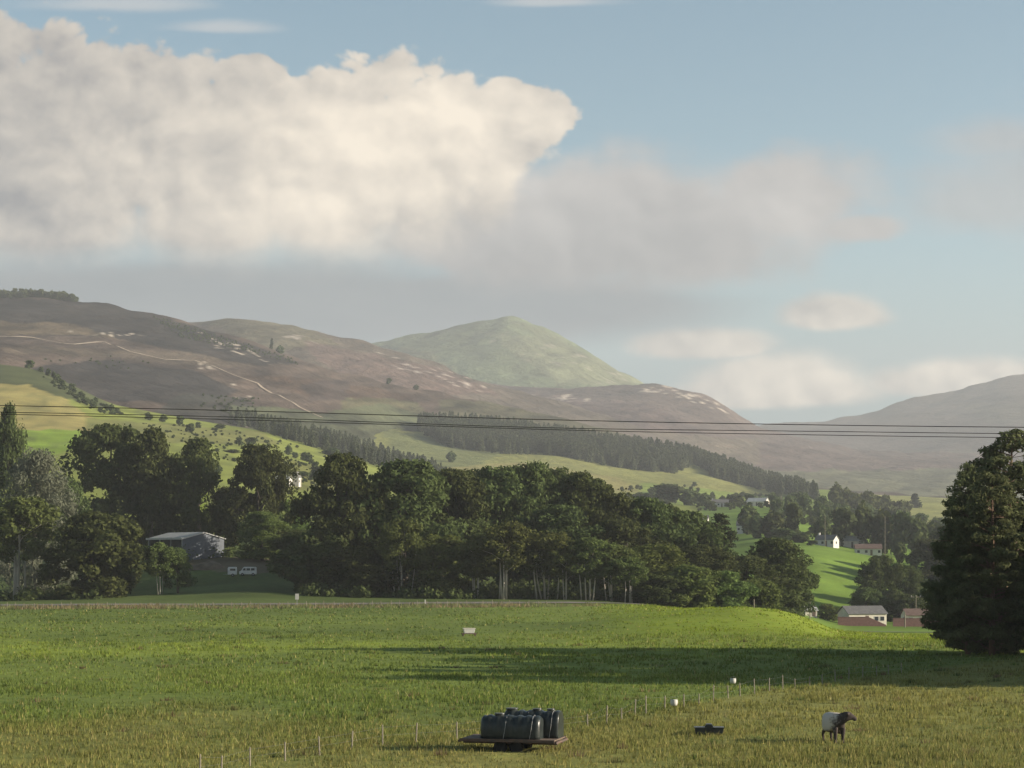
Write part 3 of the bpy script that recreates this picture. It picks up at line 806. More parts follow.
# ---- woods that read as one mass
def wood(name, label, spots, kind, hrange, wratio, mat, seed):
    rng = np.random.RandomState(seed); VV = []; QQ = []; n = 0
    for (x, y) in spots:
        z = gz(x, y); V, Q = FARP[kind][rng.randint(3)]; h = rng.uniform(*hrange)
        s = h * wratio * rng.uniform(.85, 1.2); a = rng.rand() * 6.28; ca, sa = math.cos(a), math.sin(a)
        W = np.stack([(V[:, 0] * ca - V[:, 1] * sa) * s + x, (V[:, 0] * sa + V[:, 1] * ca) * s + y, V[:, 2] * h + z - .3], -1)
        VV.append(W); QQ.append(Q + n); n += len(V)
    o = obj(name, np_mesh(name, np.vstack(VV), np.vstack(QQ)), mat)
    return tag(o, label, 'wood', kind='stuff')
def spots_in(poly, n, only, seed, jit=0):
    """positions on the land inside an outline seen in the photo, spread evenly over the ground there"""
    rng = np.random.RandomState(seed); a = np.array(poly, float); out = []; tries = 0
    while len(out) < n and tries < n * 12:
        tries += 1
        x = rng.uniform(a[:, 0].min(), a[:, 0].max()); y = rng.uniform(a[:, 1].min(), a[:, 1].max())
        if not inpoly(np.array([x]), np.array([y]), poly)[0]: continue
        p = ray_hit(x, y, only)
        if p is not None: out.append((p.x, p.y))
    return out
vs = ('valley_slope',)
wood('plantation', 'dense dark conifer plantation on the slope below the moor',
     spots_in([(416, 420), (420, 432), (446, 447), (500, 454), (560, 456), (600, 465), (640, 471), (676, 474), (700, 460), (672, 452), (600, 438), (520, 426), (440, 418)], 1800, vs, 1)
     + spots_in([(682, 455), (710, 474), (714, 478), (760, 490), (800, 498), (820, 500), (800, 491), (760, 480), (720, 465)], 700, vs, 2), 'cone', (14, 17.5), .85, M_plant, 5)
wood('fir_belt', 'dark belt of firs along the foot of the heather hill',
     spots_in([(228, 424), (262, 432), (300, 444), (350, 458), (400, 474), (452, 484), (440, 474), (390, 458), (340, 442), (290, 430), (240, 420)], 420, None, 3), 'cone', (10, 14), .8, M_plant, 6)
wood('hilltop_wood', 'low dark wood crowning the left end of the heather hill',
     [(p.x, p.y) for p in [at(q, 297, 2690 + d) for q, d in zip(np.linspace(-60, 76, 130), np.random.RandomState(4).uniform(-14, 10, 130))]], 'round', (7, 12), 1.1, M_far_leaf, 7)
wood('round_wood', 'rounded broadleaf wood in the haze beyond the farms',
     [((q - 512) / F * d, d) for q, d in zip(np.random.RandomState(9).uniform(836, 905, 90), np.random.RandomState(10).uniform(1480, 1600, 90))], 'round', (16, 24), .8, M_far_leaf, 8)
wood('valley_wood', 'line of hazy woods across the valley behind the farms',
     [((q - 512) / F * d, d) for q, d in zip(np.random.RandomState(11).uniform(770, 1080, 120), np.random.RandomState(12).uniform(1150, 1420, 120))], 'round', (8, 14), .9, M_far_leaf, 9)
wood('hillside_hedge', 'straggling line of thorn bushes down the hillside at the left',
     [(p.x, p.y) for p in [ray_hit(a + random.Random(int(a * 7)).uniform(-3, 3), b, None) for a, b in [(38, 372), (46, 376), (52, 378), (58, 383), (64, 388), (72, 392), (80, 398), (88, 404), (96, 408), (104, 411), (112, 414), (150, 420), (165, 422), (182, 426), (200, 428), (214, 470), (218, 474), (240, 446), (247, 449), (290, 455), (296, 458), (302, 461), (308, 464), (314, 468), (186, 432), (192, 433)]] if p], 'round', (4, 7), 1.1, M_far_leaf, 10)

def scatter(name, label, zones, hr, mat, seed, only=None, ratio=1.3):
    pts = []
    for i, (poly, n) in enumerate(zones): pts += spots_in(poly, n, only, seed + i)
    return wood(name, label, pts, 'round', hr, ratio, mat, seed)
scatter('moor_scrub', 'scattered dark juniper and gorse bushes on the heather hill', [
    ([(150, 316), (200, 330), (290, 358), (300, 366), (250, 352), (180, 338)], 260), ([(40, 360), (110, 356), (160, 362), (120, 372)], 0 + 20), ([(200, 395), (260, 398), (250, 420), (200, 410)], 60),
    ([(40, 376), (60, 384), (110, 408), (130, 416), (100, 414), (70, 398)], 60)], (1.2, 3.2), M_far_leaf, 31, ('heather_hill', 'ground'), 1.5)
scatter('hillside_scrub', 'thorn scrub and rushes dotted over the sunny hillside', [
    ([(140, 422), (260, 434), (340, 462), (330, 490), (260, 470), (190, 450)], 220), ([(265, 455), (330, 470), (345, 490), (290, 488)], 60), ([(200, 490), (320, 495), (320, 530), (210, 530)], 60)], (.7, 2.2), M_far_leaf, 41, ('ground',), 1.5)
scatter('valley_scrub', 'hedges and garden bushes around the valley farms', [
    ([(735, 520), (800, 512), (925, 535), (930, 552), (860, 548), (800, 540)], 130), ([(690, 496), (780, 496), (800, 506), (700, 512)], 110), ([(610, 490), (700, 486), (700, 505), (640, 506)], 60)], (2, 5.5), M_far_leaf, 51, None, 1.2)
# ------------------------------------------------------------------ paints
M_wood = plain('weathered_post', (.25, .22, .165), .9, .4, 6, bump=.3)
M_wood_dark = plain('old_timber', (.16, .115, .085), .9, .4, 4, bump=.3, c2=(.09, .07, .055))
M_white = plain('white_paint', (.52, .50, .46), .6, .15, 2)
M_bright = plain('white_vehicle_paint', (.74, .72, .68), .4, .12, 2)
M_render = plain('cream_render', (.62, .57, .47), .85, .18, .8)
M_slate = plain('roof_slate', (.135, .130, .125), .8, .35, 1.2, c2=(.09, .088, .086))
M_brownroof = plain('roof_tile', (.145, .095, .075), .85, .35, 1.2)
M_paleroof = plain('roof_sheet_pale', (.40, .40, .38), .6, .25, .6)
M_glass = plain('window_glass', (.03, .035, .04), .12, .2, 1, spec=.6)
M_redwall = plain('red_blockwork', (.25, .135, .115), .9, .3, 1.5, c2=(.19, .105, .09))
M_greywall = plain('steel_cladding', (.105, .120, .142), .6, .2, .5)
M_gapshade = plain('interior_shade', (.045, .045, .045), .9, .3, 1)
M_black = plain('black_plastic', (.013, .017, .017), .30, .5, 2.5, c2=(.030, .036, .034), spec=.28, bump=.2)
M_rubber = plain('tyre_rubber', (.018, .018, .018), .9, .3, 5)
M_steel = plain('galvanised_steel', (.30, .30, .30), .5, .3, 5, metal=.6)
M_rust = plain('rusty_steel', (.12, .075, .055), .85, .5, 5, c2=(.07, .055, .048))
M_strap = plain('white_strap', (.34, .34, .33), .6, .2, 6)
M_cable = plain('cable_black', (.020, .018, .017), .7, .2, 1)
M_soil = plain('soil', (.14, .11, .075), 1, .4, .8)

# ------------------------------------------------------------------ grass of the meadow (nobody could count it)
def grass_band(rng, Ya, Yb, n, hr, wr, spread=1.0, tall=0.03):
    k = rng.rand(n); Y = np.sqrt(Ya * Ya + (Yb * Yb - Ya * Ya) * k)
    X = (rng.rand(n) - .5) * 2 * (.268 * Y * 1.12 + 2)
    px = 512 + F * X / Y; z = H - (np.interp(Y, [74, 160, 200], [768, fl(160), 638]) - HOR) * Y / F
    return X, Y
def make_grass():
    rng = np.random.RandomState(77); Vs = []; Cs = []
    g = next(b for o, b in BVH if o.name == 'ground')
    for Ya, Yb, n, hr, wr in ((66, 96, 110000, (.10, .32), (.014, .034)), (96, 140, 85000, (.12, .32), (.025, .05)), (140, 215, 60000, (.12, .30), (.045, .085)), (215, 332, 42000, (.14, .28), (.08, .14)), (314, 333, 11000, (.25, .55), (.07, .13))):
        X, Y = grass_band(rng, Ya, Yb, n, hr, wr)
        # tufts: pull blades towards clump centres
        cl = rng.randint(0, n // 7, n); X = X[cl] + rng.normal(size=n) * .16 * (Y / 90); Y = Y[cl] + rng.normal(size=n) * .16 * (Y[cl] / 90)
        dens = fbm(X / 4.5 + 60, Y / 7.0, 4) + .35 * fbm(X / 25, Y / 40 + 70, 3)
        ok = rng.rand(n) < np.clip(.62 + 1.5 * dens, .12, 1); X = X[ok]; Y = Y[ok]; dens = dens[ok]; m = len(X)
        z = np.array([g.ray_cast(Vector((x, y, 500)), Vector((0, 0, -1)))[0].z for x, y in zip(X, Y)])
        hgt = rng.uniform(*hr, size=m) * np.clip(.85 + .9 * dens, .5, 1.5); wd = rng.uniform(*wr, size=m)
        tallm = rng.rand(m) < .010; hgt[tallm] *= 1.7; wd[tallm] *= .7
        a = rng.rand(m) * 6.28; lx = rng.normal(size=m) * .28 * hgt; ly = rng.normal(size=m) * .28 * hgt
        dx = np.cos(a) * wd; dy = np.sin(a) * wd
        v = np.stack([np.stack([X - dx, Y - dy, z - .03], -1), np.stack([X + dx, Y + dy, z - .03], -1), np.stack([X + lx + dx * .25, Y + ly + dy * .25, z + hgt], -1)], 1)
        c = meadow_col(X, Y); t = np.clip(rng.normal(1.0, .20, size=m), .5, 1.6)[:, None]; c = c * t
        dry = (rng.rand(m) < np.clip(.05 + .22 * sstep(110, 80, Y), 0, 1))[:, None]
        c = np.where(dry, np.array((.27, .235, .085)) * t, c)
        c = np.where(tallm[:, None], np.array((.32, .28, .13)) * t, c)
        vg = (Y > 314) & (X < 15) & (rng.rand(m) < .75)
        c = np.where(vg[:, None], np.where((fbm(X / 6, Y / 9, 3) > -.02)[:, None], np.array((.19, .155, .085)), np.array((.16, .17, .07))) * t, c); hgt = 0 * hgt + hgt; v[:, 2, 2] += np.where(vg, .22, 0)
        Vs.append(v.reshape(-1, 3)); Cs.append(np.repeat(c, 3, 0))
    V = np.vstack(Vs); C = np.clip(np.vstack(Cs), .01, .6)
    m, nt, out = new_mat('grass_blades')
    a_ = nt.nodes.new('ShaderNodeAttribute'); a_.attribute_name = 'Col'
    d = nt.nodes.new('ShaderNodeBsdfDiffuse'); t = nt.nodes.new('ShaderNodeBsdfTranslucent'); mx = nt.nodes.new('ShaderNodeMixShader'); mx.inputs[0].default_value = .4
    for q in (d, t): nt.links.new(a_.outputs['Color'], q.inputs[0])
    nt.links.new(d.outputs[0], mx.inputs[1]); nt.links.new(t.outputs[0], mx.inputs[2]); nt.links.new(mx.outputs[0], out.inputs[0])
    o = obj('grass', np_mesh('grass', V, np.arange(len(V)).reshape(-1, 3), False, C), m)
    tag(o, 'long green and straw coloured grass of the meadow', 'grass', kind='stuff')
make_grass()

def make_rushes():
    rng = np.random.RandomState(19); Vs = []; Cs = []
    g = next(b for o, b in BVH if o.name == 'ground')
    for _ in range(420):
        Y = rng.uniform(76, 150) if rng.rand() < .75 else rng.uniform(150, 230); X = (rng.rand() - .5) * .6 * Y
        pxx = 512 + F * X / Y; fy = np.interp(pxx, [200, 415, 583, 714, 845, 905, 1100], [74, 83.5, 92, 111, 130, 139, 165])
        if Y > fy + 2 and rng.rand() < .6: continue
        n = rng.randint(14, 46); r = rng.uniform(.12, .45); a = rng.rand(n) * 6.28; d = r * np.sqrt(rng.rand(n)); x = X + d * np.cos(a) * 1.5; y = Y + d * np.sin(a)
        z = g.ray_cast(Vector((X, Y, 500)), Vector((0, 0, -1)))[0].z; h = rng.uniform(.22, .50) * (1 - .5 * d / r); w = rng.uniform(.012, .03, n) * (Y / 90); b = rng.rand(n) * 6.28
        lx = np.cos(a) * d * .7; ly = np.sin(a) * d * .7
        v = np.stack([np.stack([x - np.cos(b) * w, y - np.sin(b) * w, np.full(n, z - .03)], -1), np.stack([x + np.cos(b) * w, y + np.sin(b) * w, np.full(n, z - .03)], -1), np.stack([x + lx, y + ly, z + h * rng.uniform(.6, 1.1, n)], -1)], 1)
        base = [(.085, .105, .035), (.13, .12, .05), (.17, .12, .07), (.10, .14, .04)][rng.randint(4)]
        Vs.append(v.reshape(-1, 3)); Cs.append(np.repeat(np.array(base)[None] * rng.uniform(.7, 1.25, (n, 1)), 3, 0))
    V = np.vstack(Vs); o = obj('rushes', np_mesh('rushes', V, np.arange(len(V)).reshape(-1, 3), False, np.vstack(Cs)), bpy.data.materials['grass_blades'])
    tag(o, 'darker tufts of rushes and docks in the rough pasture', 'rushes', kind='stuff')
make_rushes()

# weeds and shrubs in the shade along the foot of the wood
def undergrowth():
    rng = np.random.RandomState(5); C = []; Rd = []
    for lo_, hi_, n, Y0, Y1 in ((-60, 100, 90, 378, 398), (300, 480, 110, 376, 392), (480, 650, 90, 380, 400), (640, 800, 120, 384, 430), (100, 300, 60, 470, 520), (330, 480, 70, 400, 420), (480, 660, 150, 398, 420)):
        for _ in range(n):
            Y = rng.uniform(Y0, Y1); x = (rng.uniform(lo_, hi_) - 512) / F * Y; r = rng.uniform(.7, 2.2 if Y0 < 398 else 3.2)
            C.append((x, Y, gz(x, Y, ('ground',)) + r * .45)); Rd.append(r)
    V, Q = leafq(rng, C, Rd, 60, .8, .8, .6)
    tag(obj('undergrowth', np_mesh('undergrowth', V, Q), M_leaf), 'dark scrub and nettles along the foot of the woods', 'undergrowth', kind='stuff')
undergrowth()

# ------------------------------------------------------------------ fences
def fence(name, pts, step, h, r, label, wires=(.4, .72), mat=M_wood, seed=1, wire_r=.0025, lean=.03):
    rng = random.Random(seed); P = []; carry = 0
    for (xa, ya), (xb, yb) in zip(pts[:-1], pts[1:]):
        L = math.hypot(xb - xa, yb - ya); s = carry
        while s < L:
            t = s / L; P.append((xa + (xb - xa) * t, ya + (yb - ya) * t)); s += step * rng.uniform(.85, 1.15)
        carry = s - L
    root = empty(name, (P[0][0], P[0][1], gz(P[0][0], P[0][1])))
    tag(root, label, 'fence')
    tops = []
    for x, y in P:
        z = gz(x, y, ('ground',)); hh = h * rng.uniform(.72, 1.15); l = (rng.gauss(0, lean), rng.gauss(0, lean))
        a = Vector((x, y, z - .2)) - root.location; b = Vector((x + l[0] * hh, y + l[1] * hh, z + hh)) - root.location
        MB().tube([a, a.lerp(b, .97), b], [r, r * .95, r * .7], 7).build('post', mat, root)
        tops.append((a + Vector((0, 0, .2)), b))
    for k in wires:
        MB().tube([a.lerp(b, k / h) for a, b in tops], wire_r, 4).build('wire', M_steel, root)
    return root
near = [(200, 778), (235, 768), (305, 758), (362, 749), (415, 744), (500, 736), (583, 728), (616, 721), (646, 713), (689, 706), (714, 701), (759, 693), (800, 687), (845, 680), (905, 672)]
npts = [((px - 512) / F * (8 * F / (py - HOR)), 8 * F / (py - HOR)) for px, py in near]
fence('wire_fence', npts, 2.3, .82, .036, 'low wire fence of pale thin posts slanting across the meadow behind the water tanks', seed=3)
fence('roadside_fence', [((q - 512) / F * 322, 322 + d) for q, d in ((-30, 0), (150, 1), (330, 1), (560, 2))], 1.55, .95, .05, 'long low fence of close-set posts in front of the road', seed=8, wire_r=.005)

# ------------------------------------------------------------------ overhead line
def cable(label, pts, Yd, r):
    p = np.array(pts, float); q = np.linspace(p[0, 0], p[-1, 0], 60); k = np.polyfit(p[1:-1, 0], p[1:-1, 1], 3)
    y = np.interp(q, p[:, 0], p[:, 1]); y = np.convolve(np.pad(y, 4, mode='reflect', reflect_type='odd'), np.ones(9) / 9, 'valid')
    o = MB().tube([at(a, b, Yd) for a, b in zip(q, y)], r, 6).build('overhead_cable', M_cable, None, True)
    tag(o, label, 'cable', 'overhead cables crossing the view')
    return o
cable('topmost of the three overhead cables crossing in front of the hills', [(-520, 395), (0, 405.4), (300, 411.8), (500, 419), (800, 425), (1024, 427.4), (1560, 431)], 130, .030)
cable('middle one of the three overhead cables, close above the lowest', [(-520, 402), (0, 412), (300, 418), (500, 428), (800, 431), (1024, 434), (1560, 438)], 131.5, .026)
cable('lowest of the three overhead cables crossing in front of the hills', [(-520, 404), (0, 414), (300, 421), (550, 430.3), (800, 434.8), (1024, 438), (1560, 442)], 133, .026)
def line_pole(px, tops, label):
    Y = 131.5; x = (px - 512) / F * Y; z = gz(x, Y); t = empty('line_pole', (x, Y, z)); tag(t, label, 'pole')
    hh = max(at(px, q, Y).z for q in tops) - z
    MB().tube([(0, 0, -.5), (0, 0, hh + .4)], [.17, .11], 10).build('post', M_wood_dark, t)
    for q in tops[::2]: MB().box((0, 0, at(px, q, Y).z - z - .12), (.12, 3.6, .16)).build('crossarm', M_wood_dark, t)
line_pole(-520, (395, 402, 404), 'wooden line pole carrying the cables, left of the picture')
line_pole(1560, (431, 438, 442), 'wooden line pole carrying the cables, right of the picture')

# ------------------------------------------------------------------ buildings
def house(name, px, Y, L, D, hw, hr, rz, label, wall=M_render, roof=M_slate, wins=3, chim=1, door=True, base=None, cat='house', group=None, over=.35):
    x = (px - 512) / F * Y; z = (gz(x, Y) if base is None else base) - .25
    t = empty(name, (x, Y, z), rz); tag(t, label, cat, group)
    m = MB(); n = [(-D / 2, -.6), (D / 2, -.6), (D / 2, hw), (0, hw + hr), (-D / 2, hw)]
    vs = [(-L / 2, y, zz) for y, zz in n] + [(L / 2, y, zz) for y, zz in n]
    m.add(vs, [(0, 1, 2, 3, 4), (9, 8, 7, 6, 5)] + [(i, i + 5, (i + 1) % 5 + 5, (i + 1) % 5) for i in range(5)])
    w_ = m.build('wall', wall, t)
    sl_ = math.hypot(D / 2, hr); k = (sl_ + over) / sl_; th = .14; r = MB()
    for s in (-1, 1):
        e = (s * D / 2 * k, hw + hr - hr * k)
        q = [(0, hw + hr + .01), e, (e[0], e[1] + th), (0, hw + hr + th + .03)]
        vv = [(-L / 2 - over, y, zz) for y, zz in q] + [(L / 2 + over, y, zz) for y, zz in q]
        r.add(vv, [(0, 1, 2, 3), (7, 6, 5, 4)] + [(i, i + 4, (i + 1) % 4 + 4, (i + 1) % 4) for i in range(4)])
    rf = r.build('roof', roof, t)
    for i in range(chim):
        cx = -L / 2 + .7 if i == 0 else L / 2 - .7
        MB().box((cx, 0, hw + hr + .35), (.8, .7, 1.5)).build('chimney', wall, rf)
    for i in range(wins):
        cx = -L / 2 + L * (i + .5) / wins + (.35 if i % 2 else -.2); hh = min(1.1, hw * .5)
        if door and i == wins // 2:
            d_ = MB().box((cx, -D / 2 - .02, hw * .42), (.95, .06, hw * .82)).build('door', M_wood_dark, t); continue
        f = MB().box((cx, -D / 2 - .03, hw * .58), (1.35, .08, hh + .2)).build('window', M_white, t)
        MB().box((cx, -D / 2 - .075, hw * .58), (1.1, .03, hh)).build('pane', M_glass, f)
    for s in (-1, 1):
        f = MB().box((s * (L / 2 + .03), 0, hw * .58), (.08, 1.2, min(1.2, hw * .5))).build('window', M_white, t)
        MB().box((s * (L / 2 + .075), 0, hw * .58), (.03, 1.0, min(1.0, hw * .42))).build('pane', M_glass, f)
    return t
house('bungalow', 862, 522, 11.0, 7.6, 3.3, 1.9, .24, 'grey roofed bungalow with a pale gable behind the left red wall', wins=5, chim=0)
house('bungalow', 921, 530, 9.5, 7.0, 2.9, 1.6, .05, 'brown roofed bungalow behind the right red wall, half hidden by pines', roof=M_brownroof, wins=4, chim=0)
house('cottage', 806, 525, 5.0, 4.2, 1.6, 1.0, .15, 'tiny low pale-roofed building by the thin pole beyond the mound', roof=M_paleroof, wins=2, chim=0)
house('farmhouse', 827, 850, 9.0, 5.6, 3.2, 2.0, -.62, 'white gabled farmhouse with grey roof among trees above the lit field', wall=M_white, wins=4, chim=1)
house('bungalow', 868, 825, 11.0, 7.0, 3.0, 1.9, -.1, 'white bungalow with brown roof among trees right of the farmhouse', wall=M_white, roof=M_brownroof, wins=4, chim=0)
house('farmhouse', 742, 985, 5.0, 6.0, 4.3, 2.4, -.2, 'left of two pale houses seen between trees above the wood end', wall=M_white, wins=2)
house('farmhouse', 754, 982, 5.4, 6.0, 4.3, 2.4, -.2, 'right of two pale houses seen between trees above the wood end', wall=M_white, wins=2)
house('cottage', 697, 1110, 13.0, 7.0, 4.4, 2.4, -.2, 'long white house just above the falling edge of the dark wood', wall=M_white, wins=4)
house('cottage', 682, 1130, 5.0, 6.0, 4.2, 2.2, .3, 'small white house at the dark wood edge, left of the long white one', wall=M_white, wins=2)
house('cottage', 720, 1375, 12.0, 7.0, 3.4, 2.2, -.1, 'white cottage among bushes below the pale pasture', wall=M_white, wins=4)
house('farm_building', 758, 1380, 14.0, 9.0, 3.4, 2.6, -.45, 'pale farm building below the right end of the plantation', wall=M_render, roof=M_paleroof, wins=3, chim=0, cat='barn')
house('farm_building', 851, 905, 12.0, 7.0, 3.4, 2.2, -.1, 'pale roofed building half hidden among trees above the farmhouse', wall=M_render, roof=M_paleroof, wins=3, chim=0, cat='barn')
house('cottage', 284, 900, 6.6, 5.5, 3.0, 2.0, -.15, 'small white cottage on the hillside above the left wood', wall=M_white, roof=M_paleroof, wins=3)
house('cottage', 297, 905, 5.0, 3.0, 4.6, 2.6, math.pi / 2 - .15, 'tall narrow white gable right of the small white cottage', wall=M_white, wins=2, chim=0)

# red boundary walls
def red_wall(p0, p1, Y, top, label, slope_end=0.0):
    xa = (p0 - 512) / F * Y; xb = (p1 - 512) / F * Y; zt = H + (HOR - top) / F * Y; za = min(gz(xa, Y), gz(xb, Y)) - .4
    t = empty('boundary_wall', (xa, Y, za)); tag(t, label, 'wall', 'red walls in front of the bungalows')
    L = xb - xa; h = zt - za
    MB().prism([(0, 0), (L, 0), (L, h * .30 if slope_end else h), (L - slope_end, h), (0, h)], 0, .3).build('wall', M_redwall, t)
    MB().box(((L - slope_end) / 2, .15, h + .05), (L - slope_end + .1, .42, .1)).build('coping', M_redwall, t)
red_wall(838, 886, 506, 617.2, 'left pinkish red wall, sloping down at its right end', 4.5)
red_wall(893, 934, 508, 618.5, 'right pinkish red wall, running behind the pines')

# the grey shed in the gap of the left wood
def shed():
    Y = 480; px = 186; x = (px - 512) / F * Y; z = gz(x, Y); L, D, hw, hr = 15.0, 12.5, 4.6, 1.5
    t = empty('farm_shed', (x, Y, z), -.80); tag(t, 'big grey shed with a pale roof edge between the dark trees at left', 'shed')
    n = [(-D / 2, -1), (D / 2, -1), (D / 2, hw), (0, hw + hr), (-D / 2, hw)]
    m = MB(); vs = [(L / 2 - .1, y, q) for y, q in n] + [(L / 2, y, q) for y, q in n]
    m.add(vs, [(0, 1, 2, 3, 4), (9, 8, 7, 6, 5)] + [(i, i + 5, (i + 1) % 5 + 5, (i + 1) % 5) for i in range(5)])
    for k in range(30): m.box((L / 2 + .02, -D / 2 + .2 + k * D / 30, hw / 2), (.05, .12, hw - .1))
    m.build('gable_cladding', M_greywall, t)
    m = MB(); m.box((-L / 2, 0, hw / 2 - .2), (.1, D - .1, hw + .4)); m.box((0, D / 2 - .1, hw / 2 - .2), (L - .3, .1, hw + .4)); m.build('back_wall', M_greywall, t)
    MB().box((0, -D / 2 + .6, hw * .5), (L - .3, .08, hw - .3)).build('shade_panel', M_gapshade, t)  # dark panel standing in for the shade inside the open front
    for k in range(4): MB().box((-L / 2 + .15 + k * (L - .3) / 3, -D / 2 + .1, hw / 2 - .3), (.22, .22, hw + .5)).build('post', M_white if k == 3 else M_steel, t)
    r = MB()
    for s in (-1, 1):
        q = [(0, hw + hr + .02), (s * (D / 2 + .4), hw + .02 - .09), (s * (D / 2 + .4), hw + .10), (0, hw + hr + .2)]
        vv = [(-L / 2 - .3, y, zz) for y, zz in q] + [(L / 2 + .3, y, zz) for y, zz in q]
        r.add(vv, [(0, 1, 2, 3), (7, 6, 5, 4)] + [(i, i + 4, (i + 1) % 4 + 4, (i + 1) % 4) for i in range(4)])
    rf = r.build('roof', M_paleroof, t)
    MB().box((0, -D / 2 - .46, hw + .02), (L + .6, .08, .5)).build('fascia', M_white, rf)
    m = MB(); m.add([(L / 2 + .34, -D / 2 - .4, hw - .25), (L / 2 + .34, 0, hw + hr - .1), (L / 2 + .34, 0, hw + hr + .25), (L / 2 + .34, -D / 2 - .4, hw + .15), (L / 2 + .42, -D / 2 - .4, hw - .25), (L / 2 + .42, 0, hw + hr - .1), (L / 2 + .42, 0, hw + hr + .25), (L / 2 + .42, -D / 2 - .4, hw + .15)],
        [(0, 1, 2, 3), (7, 6, 5, 4), (0, 4, 5, 1), (1, 5, 6, 2), (2, 6, 7, 3), (3, 7, 4, 0)]); m.build('verge_board', M_white, rf)
shed()

# white vehicles in the yard
def wheel(mb_parent, x, y, r, w, parent):
    o = MB().tube([(x, y - w / 2, r), (x, y - w * .35, r), (x, y + w * .35, r), (x, y + w / 2, r)], [r * .88, r, r, r * .88], 16).build('wheel', M_rubber, parent)
    MB().tube([(x, y - w / 2 - .015, r), (x, y + w / 2 + .015, r)], r * .55, 12).build('rim', M_steel, o); return o
def yard():
    Y = 431; x = (248 - 512) / F * Y; z = gz(x, Y); t = empty('parked_van', (x, Y, z), .06)
    tag(t, 'white van with dark windows parked in the yard below the shed', 'van')
    body = [(-1.85, .35), (1.85, .35), (1.9, .8), (1.85, 1.85), (1.7, 2.0), (-.75, 2.0), (-1.0, 1.85), (-1.45, 1.15), (-1.88, .98), (-1.92, .6)]
    MB().prism(body, -.85, .85).build('body', M_bright, t, bevel=.06)
    for a, b, q in ((-1.2, -.45, 'window'), (-.3, .55, 'window'), (.7, 1.55, 'window')):
        MB().prism([(a, 1.2), (b, 1.2), (b, 1.72), (a + (.3 if a < -1 else 0), 1.72)], -.875, -.855).build(q, M_glass, t)
    MB().box((-1.9, -.55, .78), (.08, .25, .16)).build('headlight', M_glass, t)
    for wx in (-1.2, 1.2):
        for wy in (-.75, .75): wheel(None, wx, wy, .34, .24, t)
    x = (232 - 512) / F * Y; z = gz(x, Y + .5); t = empty('box_trailer', (x, Y + .5, z), .1)
    tag(t, 'small white box trailer standing left of the white van', 'trailer')
    MB().prism([(-1.0, .45), (1.0, .45), (1.0, 2.0), (.85, 2.15), (-.8, 2.15), (-1.0, 1.9)], -.8, .8).build('body', M_bright, t, bevel=.05)
    MB().box((.1, -.83, 1.55), (1.2, .04, .45)).build('window', M_glass, t)
    for wy in (-.8, .8): wheel(None, .1, wy, .33, .22, t)
    MB().tube([(-1.0, 0, .5), (-2.0, 0, .45)], .05, 6).build('drawbar', M_steel, t)
    # heap of earth behind
    rng = np.random.RandomState(3); n = 24; g = np.linspace(-1, 1, n); a, b = np.meshgrid(g, g)
    hh = np.clip(1 - a * a - b * b, 0, 1) ** .8 * (1.6 + 1.5 * fbm(a * 3 + 5, b * 3, 4)); Yh = 452; xh = (208 - 512) / F * Yh; zh = gz(xh, Yh)
    V = np.stack([xh + a * 4.6, Yh + b * 3.5, zh - .4 + hh * 1.3], -1).reshape(-1, 3); i = np.arange(n - 1)[:, None] * n + np.arange(n - 1)[None, :]
    tag(obj('earth_heap', np_mesh('earth_heap', V, np.stack([i, i + 1, i + n + 1, i + n], -1).reshape(-1, 4), True), M_soil), 'brown earth heap left of the white vehicles', 'heap')
yard()

# ------------------------------------------------------------------ poles, sign, posts
def pole(px, top, Y, label, arm=False, r=.14, mat=M_wood):
    x = (px - 512) / F * Y; z = gz(x, Y); h = H + (HOR - top) / F * Y - z
    t = empty('utility_pole', (x, Y, z)); tag(t, label, 'pole', 'poles in the valley')
    MB().tube([(0, 0, -.4), (0, 0, h)], [r, r * .75], 8).build('post', mat, t)
    if arm:
        MB().box((0, 0, h - .25), (3.0, .16, .2)).build('crossarm', mat, t)
        for k in (-1.3, 0, 1.3): MB().tube([(k, 0, h - .16), (k, 0, h + .15)], .07, 6).build('insulator', M_white, t)
pole(810, 595, 500, 'tall thin grey pole beside the tiny low building beyond the mound')
pole(905, 612, 500, 'pale bare pole standing against the right red wall', r=.17)
pole(916, 596, 538, 'pole with a short crossarm above the second bungalow', True)
pole(825, 516, 845, 'thin pale pole rising in front of the farmhouse')
pole(885, 516, 840, 'thin pale pole among the trees above the white bungalow')
pole(781, 496, 1250, 'distant thin pole on the ridge left of the round wood', r=.22)

def road_sign():
    Y = 327; x = (297 - 512) / F * Y; z = gz(x, Y); t = empty('road_sign', (x, Y, z), .05); tag(t, 'small plain white road sign on a post at the roadside', 'sign')
    MB().tube([(0, .05, -.3), (0, .05, 2.2)], .045, 8).build('post', M_steel, t)
    MB().box((0, 0, 1.72), (.62, .03, 1.0)).build('panel', M_white, t, bevel=.01)
    for px, Yq, hq, lab in ((425, 327, 1.1, 'short white marker post at the roadside right of the sign'), (754, 262, 1.2, 'short pale stake on the bright mound')):
        xq = (px - 512) / F * Yq; zq = gz(xq, Yq); q = MB().tube([(xq, Yq, zq - .2), (xq, Yq, zq + hq * .95), (xq, Yq, zq + hq)], [.07, .07, .04], 8).build('marker_post', M_white if px < 500 else M_wood); tag(q, lab, 'post')
road_sign()

